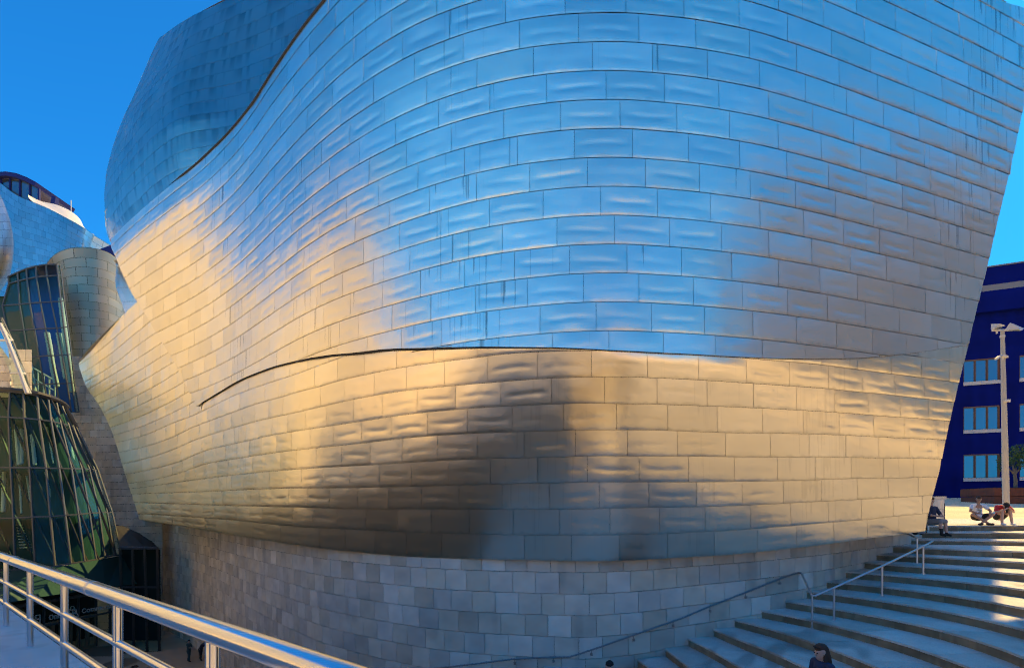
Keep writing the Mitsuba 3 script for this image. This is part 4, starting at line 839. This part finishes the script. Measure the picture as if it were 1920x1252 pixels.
for x0, x1, z0, z1 in wins:
    wk = obj('window', MB().beam(bp(x0, HY, -.1) + [0, 0, z0 + .06], bp(x1, HY, -.1) + [0, 0, z0 + .06], .1, .12).beam(bp(x0, HY, -.1) + [0, 0, z1 - .05], bp(x1, HY, -.1) + [0, 0, z1 - .05], .1, .1), 'copper_frame', BB)
    for i in range(4):
        x = x0 + (x1 - x0) * i / 3; x = min(max(x, x0 + .9), x1 - .9); scene[numbered(f'{wk}__jamb')] = mikit.ply(beam(bp(x, HY, -.1) + [0, 0, z0 + .1], bp(x, HY, -.1) + [0, 0, z1 - .1], .12, .1), 'copper_frame')
    for i in range(3):
        xl, xr_ = x0 + (x1 - x0) * i / 3, x0 + (x1 - x0) * (i + 1) / 3; tlt = rng.uniform(-.02, .02)
        scene[numbered(f'{wk}__pane')] = mikit.ply(MB().quad(bp(xl, HY, -.14) + [0, 0, z0], bp(xr_, HY, -.14 + tlt) + [0, 0, z0], bp(xr_, HY, -.14 + tlt) + [0, 0, z1], bp(xl, HY, -.14) + [0, 0, z1]).mesh(), 'window_glass')
    scene[numbered(f'{wk}__sill')] = mikit.ply(beam(bp(x0 - 1, HY, .05) + [0, 0, z0 - .05], bp(x1 + 1, HY, .05) + [0, 0, z0 - .05], .09, .28), 'sill_white')
def ground_z(D): return -.36 if D < 23 else -.36 + (D - 23) * .0735
LP = thing('street_lamp', 'tall pale grey lamp post with two white floodlight heads before the blue building', 'street lamp')
DL = 30.5; p0 = at(1886.5, 950, DL); p0[2] = ground_z(DL); p1 = at(1879.5, 620, DL)
obj('post', tube([p0, (p0 * 2 + p1) / 3, (p0 + p1 * 2) / 3, p1], [.175, .155, .125, .10], 14), 'post_paint', LP, smooth=60)
obj('base_plate', tube([p0 + [0, 0, -.05], p0 + [0, 0, .05]], .27, 14), 'post_paint', LP); obj('collar', tube([at(1879.5, 633, DL), at(1879.5, 629, DL)], .125, 14), 'lamp_paint', LP)
def head(pts, name='floodlight'):
    V = np.array(pts); return obj(name, trimesh.convex.convex_hull(V), 'lamp_paint', LP)
h = head([at(1858, 607.5, DL - .3), at(1875, 607, DL - .3), at(1885, 611, DL), at(1858, 619, DL - .35), at(1867, 611, DL + .7), at(1882, 609.5, DL + .7), at(1858.5, 608, DL + .4)])
scene[numbered(f'{h}__lens')] = mikit.ply(MB().quad(at(1865, 617, DL - .42), at(1877, 612.5, DL - .3), at(1880, 614.2, DL - .2), at(1872, 617.6, DL - .3)).mesh(), 'window_glass')
h = head([at(1884, 619, DL), at(1894, 605, DL - .1), at(1921, 616, DL - .2), at(1915, 620, DL - .3), at(1894, 606, DL + .8), at(1886, 618, DL + .7)])
scene[numbered(f'{h}__lens')] = mikit.ply(MB().quad(at(1888, 619.6, DL - .35), at(1910, 617.5, DL - .4), at(1914, 620.3, DL - .35), at(1892, 620.8, DL - .35)).mesh(), 'window_glass')
obj('cross_arm', beam(at(1861, 619.5, DL), at(1900, 619, DL), .12, .10), 'lamp_paint', LP); obj('sensor', beam(at(1869, 620, DL), at(1869.3, 625.5, DL), .07, .07), 'sill_white', LP)
for x0, y0, x1, y1 in ((1867.5, 673, 1873.5, 668.5), (1881, 666.5, 1888.5, 669.5)): obj('camera', MB().beam(at(x0, y0, DL - .3), at(x1, y1, DL - .15), .13, .11), 'sill_white', LP)
obj('camera_arm', MB().tube([at(1872, 669, DL - .1), at(1880, 665.5, DL), at(1887, 668, DL - .1)], .05, 6).beam(at(1880, 668, DL - .12), at(1880, 675, DL - .12), .06, .06), 'sill_white', LP)
obj('camera', MB().beam(at(1884, 751.5, DL - .15), at(1894, 751, DL - .25), .14, .13).beam(at(1893, 752, DL - .25), at(1893, 754, DL - .25), .05, .08), 'sill_white', LP)
PL = thing('rusty_planter', 'square rusty steel planter behind the lamp post', 'planter')
DP = 34.0; a = at(1864.5, 948, DP); b = at(1960, 948, DP); zg = ground_z(DP); zt = at(0, 914.5, DP)[2]; zm = zg + (zt - zg) * .48
obj('upper_box', MB().box((a[0], DP, zm + .03), (b[0], DP + 2.6, zt)), 'corten', PL); obj('lower_box', MB().box((a[0] + .03, DP + .03, zg - .1), (b[0] - .03, DP + 2.57, zm)), 'corten', PL); obj('soil', MB().box((a[0] + .08, DP + .08, zt - .1), (b[0] - .08, DP + 2.5, zt + .03)), 'soil', PL)
def leaf_cloud(centres, n, size, seed):
    r = np.random.default_rng(seed); V, Fc = [], []
    for c, rad in centres:
        k = int(n * rad ** 2); d = r.normal(size=(k, 3)); d /= np.linalg.norm(d, axis=1, keepdims=True); p = np.asarray(c) + d * rad * (.45 + .6 * r.random((k, 1)) ** .5) * np.array([1, 1, .85])
        for q in p:
            u = r.normal(size=3); u /= np.linalg.norm(u); v = np.cross(u, r.normal(size=3)); v /= np.linalg.norm(v); s = size * r.uniform(.6, 1.3); i = len(V)
            V += [q - u * s, q + v * s * .45, q + u * s, q - v * s * .45]; Fc += [[i, i + 1, i + 2], [i, i + 2, i + 3]]
    return trimesh.Trimesh(np.array(V), np.array(Fc), process=False)
TR = thing('small_tree', 'small bushy green tree with forked grey trunk growing in the rusty planter', 'tree')
tb = at(1903.5, 916, DP + 1.2); fk = at(1902.5, 890, DP + 1.2); tree = MB().add(tube([tb - [0, 0, .2], (tb + fk) / 2 + [.04, 0, 0], fk], [.13, .105, .10], 9))
for ex, ey in ((1892, 880), (1906, 872), (1916, 874), (1897, 866)): tree.add(tube([fk, (fk + at(ex, ey, DP + 1.2)) / 2 + [.05, .05, .03], at(ex, ey, DP + rng.uniform(.8, 1.6))], [.07, .055, .03], 7))
obj('trunk', tree, 'bark', TR, smooth=60)
cen = [(at(x, y, DP + d), r_) for x, y, d, r_ in ((1884, 862, .7, .42), (1894, 856, 1.0, .55), (1905, 850, 1.2, .62), (1917, 846, 1.3, .62), (1926, 856, 1.0, .6), (1912, 864, .7, .5), (1899, 868, 1.5, .42), (1880, 872, 1.2, .30), (1935, 850, 1.2, .6), (1920, 872, 1.0, .4), (1876, 880, 1.0, .2))]
obj('crown', leaf_cloud(cen, 620, .075, 3), 'leaf', TR); obj('crown', leaf_cloud([(c + np.array([.02, -.05, .1]), r_ * 1.02) for c, r_ in cen], 130, .07, 4), 'leaf_pale', TR)
# ------------------------------------------------------------------ people
def sph(p, r, n=14): return m3.Manifold.sphere(r, n).translate([float(x) for x in p])
def blob(chains, edge=.03, it=8, squash=None):
    """chains: lists of (point, radius); each link the hull of two balls, all joined, refined and smoothed"""
    parts = []
    for ch in chains:
        if len(ch) == 1: parts.append(sph(*ch[0])); continue
        for (p, r), (q, s) in zip(ch[:-1], ch[1:]): parts.append(m3.Manifold.batch_hull([sph(p, r), sph(q, s)]))
    m = m3.Manifold.batch_boolean(parts, m3.OpType.Add).refine_to_length(edge).to_mesh()
    t = trimesh.Trimesh(m.vert_properties[:, :3], m.tri_verts, process=True)
    trimesh.smoothing.filter_taubin(t, iterations=it); return t
def hand(w, d, side, up):
    """palm, four curled fingers and a thumb from wrist w along d"""
    w, d, side, up = (np.asarray(v, float) for v in (w, d, side, up)); ch = [[(w, .024), (w + d * .05, .030), (w + d * .085, .028)]]
    for i, (o, L) in enumerate(((-.027, .062), (-.009, .072), (.009, .068), (.026, .054))):
        k = w + d * .085 + side * o; ch.append([(k, .0105), (k + d * L * .5 - up * .012, .0095), (k + d * L * .8 - up * .035, .008)])
    ch.append([(w + d * .02 + side * .02, .014), (w + d * .055 + side * .055, .011), (w + d * .085 + side * .062, .009)]); return ch
def frame(o, fwd):
    f = np.array([fwd[0], fwd[1], 0.0]); f /= np.linalg.norm(f); r = np.array([f[1], -f[0], 0])   # r: the figure's left-to-right as seen from behind
    return lambda x, y, z: np.asarray(o, float) + r * x + f * y + np.array([0, 0, z])
def headmesh(G, c, tilt=0.0, turn=0.0):
    """c: (x, y, z) of the head's centre in the figure's frame; returns the skin chains of a head with nose, ears and chin"""
    x, y, z = c; ct, st = math.cos(tilt), math.sin(tilt); ca, sa = math.cos(turn), math.sin(turn)
    def L(a, b, d): b2, d2 = b * ct + d * st * -1 * -1, d * ct - b * st; return G(x + a * ca + b2 * sa, y + b2 * ca - a * sa, z + d2)
    ch = [[(L(0, -.012, .035), .092), (L(0, .012, -.03), .074), (L(0, .045, -.085), .040)], [(L(0, .088, .0), .012), (L(0, .104, -.028), .014)], [(L(0, .080, -.062), .020)], [(L(.078, 0, -.01), .018), (L(.080, -.01, .02), .016)], [(L(-.078, 0, -.01), .018), (L(-.080, -.01, .02), .016)], [(L(.03, .078, .022), .014)], [(L(-.03, .078, .022), .014)]]
    return ch, L
def eyes(L, key):
    m = MB()
    for s in (-1, 1): e = trimesh.creation.icosphere(1, .011); e.apply_translation(L(s * .032, .088, .008)); m.add(e)
    obj('eyes', m, 'hair_black', key, smooth=True)
def person(name_label, group=None):
    return thing('person', name_label, 'person', group)
# man in white T-shirt, sitting cross legged on the top step
o = at(1833.5, 970, 20.6); o[2] = -.36; G = frame(o, (-.25, -1)); K = person('man in white T-shirt and dark shorts sitting cross-legged on the top step')
hd, L = headmesh(G, (0, .06, .80), .25, .1)
hip, kn, an = [G(s * .11, .0, .09) for s in (1, -1)], [G(s * .33, .30, .20) for s in (1, -1)], [G(-.10, .42, -.13), G(.10, .44, -.13)]
sh, el, wr = [G(s * .20, .02, .55) for s in (1, -1)], [G(s * .34, .16, .34) for s in (1, -1)], [G(.20, .34, .25), G(-.22, .34, .22)]
arms = [[(sh[i], .055), (el[i], .043), (wr[i], .028)] for i in (0, 1)]
fw = G(0, 1, 0) - G(0, 0, 0); rt = G(1, 0, 0) - G(0, 0, 0)
obj('body', blob(hd + [[(G(0, .02, .60), .055), (G(0, .04, .72), .052)], [(G(0, 0, .10), .14), (G(0, -.02, .3), .13), (G(0, 0, .5), .14)]] + arms + hand(wr[0], fw * .8 - rt * .5, rt, np.array([0, 0, 1.])) + hand(wr[1], fw * .8 + rt * .5, -rt, np.array([0, 0, 1.])) + [[(hip[i], .085), (kn[i], .062), (an[i], .042)] for i in (0, 1)], .022), 'skin', K, smooth=True)
obj('shirt', blob([[(G(0, 0, .13), .155), (G(0, -.03, .3), .15), (G(0, -.01, .50), .145)], [(G(.12, -.01, .55), .085), (G(-.12, -.01, .55), .085)], [(sh[0], .078), ((sh[0] + el[0]) / 2, .068)], [(sh[1], .078), ((sh[1] + el[1]) / 2, .068)]], .025), 'white_cloth', K, smooth=True)
obj('shirt_print', blob([[(G(-.04, .125, .36), .035), (G(.05, .12, .40), .035)], [(G(0, .12, .30), .04)]], .02, 2), 'print_grey', K, smooth=True)
obj('shorts', blob([[(hip[i], .125), (hip[i] * .35 + kn[i] * .65, .098)] for i in (0, 1)] + [[(G(.05, 0, .09), .14), (G(-.05, 0, .09), .14)]], .028), 'black_cloth', K, smooth=True)
obj('shoe', blob([[(an[0] + [0, 0, -.04], .05), (an[0] + fw * .08 - rt * .13 + [0, 0, -.05], .045)]], .02), 'shoe_black', K, smooth=True); obj('shoe', blob([[(an[1] + [0, 0, -.04], .05), (an[1] + fw * .08 + rt * .13 + [0, 0, -.05], .045)]], .02), 'shoe_black', K, smooth=True)
obj('hair', blob([[(L(0, -.03, .055), .088), (L(0, .01, .07), .078)]], .02), 'hair_brown', K, smooth=True); eyes(L, K)
# woman in red, head bowed between the knees
o = at(1874, 972, 20.6); o[2] = -.36; G = frame(o, (-.2, -1)); K = person('woman in red top and white shoes sitting bent over her knees on the top step')
hd, L = headmesh(G, (0, .34, .54), 1.15); kn, an = [G(s * .13, .36, .36) for s in (1, -1)], [G(.19, .44, -.13), G(-.17, .40, -.13)]
sh, el = [G(s * .18, .16, .50) for s in (1, -1)], [G(s * .30, .30, .30) for s in (1, -1)]; wr = [G(s * .10, .47, .40) for s in (1, -1)]; fw = G(0, 1, 0) - G(0, 0, 0); rt = G(1, 0, 0) - G(0, 0, 0)
obj('body', blob(hd + [[(G(0, .16, .52), .05), (G(0, .26, .55), .05)], [(G(0, 0, .10), .14), (G(0, .05, .3), .12), (G(0, .13, .48), .11)]] + [[(sh[i], .05), (el[i], .038), (wr[i], .026)] for i in (0, 1)] + hand(wr[0], -rt * .7 + np.array([0, 0, .6]), fw, fw) + hand(wr[1], rt * .7 + np.array([0, 0, .6]), fw, fw) + [[(G(s * .10, 0, .08), .085), (kn[i], .06), (an[i], .04)] for i, s in ((0, 1), (1, -1))], .022), 'skin_pale', K, smooth=True)
obj('top', blob([[(G(0, 0, .12), .15), (G(0, .04, .30), .14), (G(0, .13, .47), .125)], [(sh[0], .085), ((sh[0] + el[0] * 2) / 3, .075)], [(sh[1], .085), ((sh[1] + el[1] * 2) / 3, .075)], [(sh[0], .08), (sh[1], .08)]], .025), 'red_cloth', K, smooth=True)
obj('shorts', blob([[(G(s * .09, -.02, .09), .115), (G(s * .11, .14, .18), .095)] for s in (1, -1)], .028), 'black_cloth', K, smooth=True)
for i in (0, 1): obj('shoe', blob([[(an[i] + [0, 0, -.04], .048), (an[i] + fw * .15 + [0, 0, -.06], .042)]], .02), 'shoe_white', K, smooth=True)
obj('hair', blob([[(L(0, -.04, .05), .095), (L(0, .01, .075), .085)], [(L(0, -.03, .06), .07), (G(.02, .42, .40), .05), (G(.03, .44, .28), .03)]], .02), 'hair_black', K, smooth=True)
# seated person half hidden by the corner of the gallery
o = at(1746, 958, 18.6); o[2] = -.66; G = frame(o, (.15, -1)); K = person('person in grey skirt seated against the wall, half hidden by the gallery corner')
hd, L = headmesh(G, (0, .0, 1.02), .3); kn, an = [G(s * .10, .42, .28) for s in (1, -1)], [G(s * .10, .48, -.16) for s in (1, -1)]; fw = G(0, 1, 0) - G(0, 0, 0); sh, el, wr = [G(s * .18, 0, .74) for s in (1, -1)], [G(s * .24, .14, .5) for s in (1, -1)], [G(s * .06, .30, .46) for s in (1, -1)]; rt = G(1, 0, 0) - G(0, 0, 0)
obj('body', blob(hd + [[(G(0, 0, .8), .05), (G(0, 0, .92), .05)], [(G(0, 0, .3), .13), (G(0, 0, .7), .13)]] + [[(sh[i], .05), (el[i], .038), (wr[i], .027)] for i in (0, 1)] + hand(wr[0], fw, rt, np.array([0, 0, 1.])) + hand(wr[1], fw, -rt, np.array([0, 0, 1.])) + [[(G(s * .09, .02, .25), .085), (kn[i], .062), (an[i], .04)] for i, s in ((0, 1), (1, -1))], .022), 'skin_pale', K, smooth=True)
obj('top', blob([[(G(0, 0, .32), .145), (G(0, 0, .7), .145)], [(sh[0], .08), (el[0], .055)], [(sh[1], .08), (el[1], .055)]], .028), 'navy_cloth', K, smooth=True)
obj('skirt', blob([[(G(.08, 0, .24), .13), (kn[0] + [0, 0, -.02], .085)], [(G(-.08, 0, .24), .13), (kn[1] + [0, 0, -.02], .085)], [(kn[0], .08), (kn[1], .08)]], .028), 'grey_cloth', K, smooth=True)
for i in (0, 1): obj('boot', blob([[((kn[i] * .35 + an[i] * .65) if i == 0 else an[i], .055), (an[i] + [0, 0, -.03], .05), (an[i] + fw * .13 + [0, 0, -.05], .042)]], .02), 'shoe_black', K, smooth=True)
obj('hair', blob([[(L(0, -.03, .05), .09), (L(0, 0, .07), .08)]], .02), 'hair_brown', K, smooth=True); eyes(L, K)
# backpack on the steps under the corner
BG = thing('backpack', 'dark backpack standing on the steps below the corner of the gallery', 'backpack'); c = at(1722, 1004, 17.2); c[2] = -.84
obj('sack', blob([[(c + [-.10, 0, .12], .10), (c + [-.06, 0, .26], .08)], [(c + [.10, .02, .12], .10), (c + [.06, .02, .26], .08)]], .03), 'black_cloth', BG, smooth=True); obj('pocket', blob([[(c + [-.06, -.10, .12], .06), (c + [.06, -.10, .12], .06)]], .03), 'grey_cloth', BG, smooth=True); obj('strap', tube([c + [.06, -.05, .32], c + [.1, -.1, .38], c + [.2, -.08, .3], c + [.22, -.05, .08]], .018, 6), 'shoe_black', BG)
# woman with long brown hair walking down past the lower steps
def standing(label, o, fwd, height, hair, top, legs, skin_='skin_pale', long_hair=False, arms_=None, bend=0.0, stride=.12, glasses=False):
    K = person(label); s = height / 1.70; G0 = frame(o, fwd); G = lambda x, y, z: G0(x * s, (y + bend * max(0, z - .95) * .9) * s, (z - bend * max(0, z - .95) ** 2 * .55) * s)
    hd, L = headmesh(lambda x, y, z: G(x, y, z), (0, .02, 1.585), .15); R = lambda c: [[(p, r * s) for p, r in ch] for ch in c]
    sh = [G(k * .175, -.01, 1.38) for k in (1, -1)]; el, wr = arms_(G) if arms_ else ([G(k * .23, .02, 1.10) for k in (1, -1)], [G(k * .22, .14, .88) for k in (1, -1)])
    hip, kn, an = [G(k * .09, 0, .90) for k in (1, -1)], [G(.09, stride * .7, .50), G(-.09, -stride * .2, .50)], [G(.09, stride, .09), G(-.09, -stride * 1.3, .11)]; fw = G0(0, 1, 0) - G0(0, 0, 0); rt = G0(1, 0, 0) - G0(0, 0, 0)
    hs = hand(wr[0], fw * .5 + np.array([0, 0, -.8]), fw, rt) + hand(wr[1], fw * .5 + np.array([0, 0, -.8]), fw, -rt)
    obj('body', blob(R(hd) + R([[(G(0, -.01, 1.40), .052), (G(0, .01, 1.52), .05)], [(G(0, 0, .95), .13), (G(0, 0, 1.15), .115), (G(0, 0, 1.33), .12)]] + [[(sh[i], .05), (el[i], .038), (wr[i], .027)] for i in (0, 1)] + [[(hip[i], .09), (kn[i], .06), (an[i], .04)] for i in (0, 1)]) + hs, .022), skin_, K, smooth=True)
    obj('top', blob(R([[(G(0, 0, .93), .142), (G(0, 0, 1.15), .125), (G(0, 0, 1.33), .132)], [(sh[0], .075), (el[0], .055)], [(sh[1], .075), (el[1], .055)], [(sh[0], .07), (sh[1], .07)]]), .026), top, K, smooth=True)
    obj('trousers', blob(R([[(hip[i], .115), (kn[i], .08), (an[i] + [0, 0, .02], .06)] for i in (0, 1)]), .03), legs, K, smooth=True)
    for i in (0, 1): obj('shoe', blob(R([[(an[i] + [0, 0, -.035], .045), (an[i] + fw * .14 * s + [0, 0, -.05], .038)]]), .02), 'shoe_black', K, smooth=True)
    hc = [[(L(0, -.035, .05), .093), (L(0, 0, .07), .085)]]
    if long_hair: hc += [[(L(0, -.05, .03), .085), (L(0, -.085, -.12), .075), (L(0, -.11, -.26), .055), (L(.01, -.10, -.36), .03)], [(L(.07, -.02, .0), .03), (L(.085, .0, -.15), .028), (L(.09, .02, -.27), .018)], [(L(-.07, -.02, .0), .03), (L(-.085, .0, -.15), .028), (L(-.09, .02, -.27), .018)]]
    obj('hair', blob(R(hc), .02, 5), hair, K, smooth=True); eyes(lambda a, b, c: L(a, b, c), K)
    if glasses: obj('sunglasses', blob([[(L(.06, .06, .095), .016), (L(0, .085, .10), .012), (L(-.06, .06, .095), .016)]], .012, 2), 'shoe_black', K, smooth=True)
    return K
o = at(1541, 1230, 8.45); o[2] = -3.92; standing('woman with long brown hair, dark top and sunglasses walking past the lower steps', o, (-1, -.12), 1.70, 'hair_brown', 'navy_cloth', 'navy_cloth', long_hair=True, glasses=True)
o = at(1143, 1245, 11.0); o[2] = -4.92; standing('person with dark hair, only the top of the head showing at the bottom edge', o, (-.3, -1), 1.68, 'hair_black', 'navy_cloth', 'black_cloth')
o = at(354, 1240, 29.2); o[2] = -8.6; standing('person in dark teal clothes standing on the court floor beside a stooping companion', o, (1, -.1), 1.22, 'hair_black', 'teal_cloth', 'teal_cloth', arms_=lambda G: ([G(.22, .12, 1.15), G(-.22, .10, 1.15)], [G(.12, .34, 1.12), G(-.12, .32, 1.10)]))
o = at(376, 1237, 29.5); o[2] = -8.6; standing('person in navy jacket bending forward on the court floor', o, (1, -.3), 1.22, 'hair_black', 'navy_cloth', 'black_cloth', bend=.85, arms_=lambda G: ([G(.2, .05, 1.15), G(-.2, .05, 1.15)], [G(.16, -.02, .95), G(-.16, -.02, .95)]))
# ------------------------------------------------------------------ the rest of the place, outside the frame but mirrored in the metal
def block(name, label, poly, z0, z1, matname, cat='building', nwin=(0, 0), winmat='window_glass'):
    K = thing(name, label, cat); poly = [np.array(p, float) for p in poly]
    m = MB().prism(poly, z0, z1).mesh(); V = m.vertices; ctr = np.mean(poly, axis=0)
    n = m.face_normals; uvs = []
    mm = trimesh.Trimesh(m.triangles.reshape(-1, 3), np.arange(len(m.faces) * 3).reshape(-1, 3), process=False)
    for i, tri in enumerate(m.triangles):
        nn = n[i]; h = np.array([-nn[1], nn[0], 0]); h = h / np.linalg.norm(h) if np.linalg.norm(h) > .1 else np.array([1, 0, 0])
        for p in tri: uvs.append((p @ h / 1.1 + 300, (p[2] if abs(nn[2]) < .5 else p[1]) / .6 + 300))
    key = numbered(f'{K}__wall'); scene[key] = mikit.ply(mm, matname, uv=np.array(uvs))
    if nwin[0]:
        k = len(poly)
        for e in range(k):
            a, b = poly[e], poly[(e + 1) % k]; L = np.linalg.norm(b - a); t = (b - a) / L; nr = np.array([t[1], -t[0]])
            if np.dot(nr, (a + b) / 2 - ctr) < 0: nr = -nr
            if np.dot(nr, -(a + b) / 2) < 0: continue
            nc = max(1, int(L / nwin[0])); nf = max(1, int((z1 - z0 - 1) / nwin[1]))
            for i in range(nc):
                for j in range(nf):
                    c = a + t * (L * (i + .5) / nc); z = z0 + 1 + nwin[1] * j + .5
                    q = [c - t * .6 + nr * .03, c + t * .6 + nr * .03]
                    obj('window', MB().quad([*q[0], z], [*q[1], z], [*q[1], z + 1.7], [*q[0], z + 1.7]), winmat, K)
    return K
mat('stucco', pr((.62, .50, .36), .9)); mat('stucco_grey', pr((.40, .33, .26), .9)); mat('stucco_pale', pr((.66, .60, .52), .9)); mat('roof_tile', pr((.33, .13, .07), .9))
block('limestone_wing', 'tall sunlit limestone museum wing left of the court, outside the photo', [(-31, 4), (-29, 13), (-36, 30), (-52, 30), (-52, 4)], -9.5, 15.0, 'limestone_far')
block('limestone_wing', 'low sunlit limestone museum wing beside the taller wing, outside the photo', [(-34, -9), (-31.5, 3.9), (-52, 3.9), (-52, -9)], -9.5, 7.5, 'limestone_far')
block('limestone_wing', 'low limestone museum wing behind the terrace, outside the photo', [(-30, -34), (-4, -40), (-4, -52), (-34, -48)], -1.2, 6.5, 'limestone_far')
block('apartment_block', 'ochre apartment block across the street behind the photographer', [(-6, -58), (34, -52), (36, -66), (-6, -72)], -1.2, 11, 'stucco', nwin=(3.4, 3.2))
block('apartment_block', 'grey apartment block at the far right of the plaza, outside the photo', [(54, -40), (58, 4), (76, 4), (72, -44)], -.5, 25, 'stucco_grey', nwin=(3.4, 3.2))
block('apartment_block', 'grey brown apartment block right of the blue building, outside the photo', [(60, 8), (62, 40), (80, 40), (80, 6)], -.5, 27, 'stucco_grey', nwin=(3.4, 3.2))
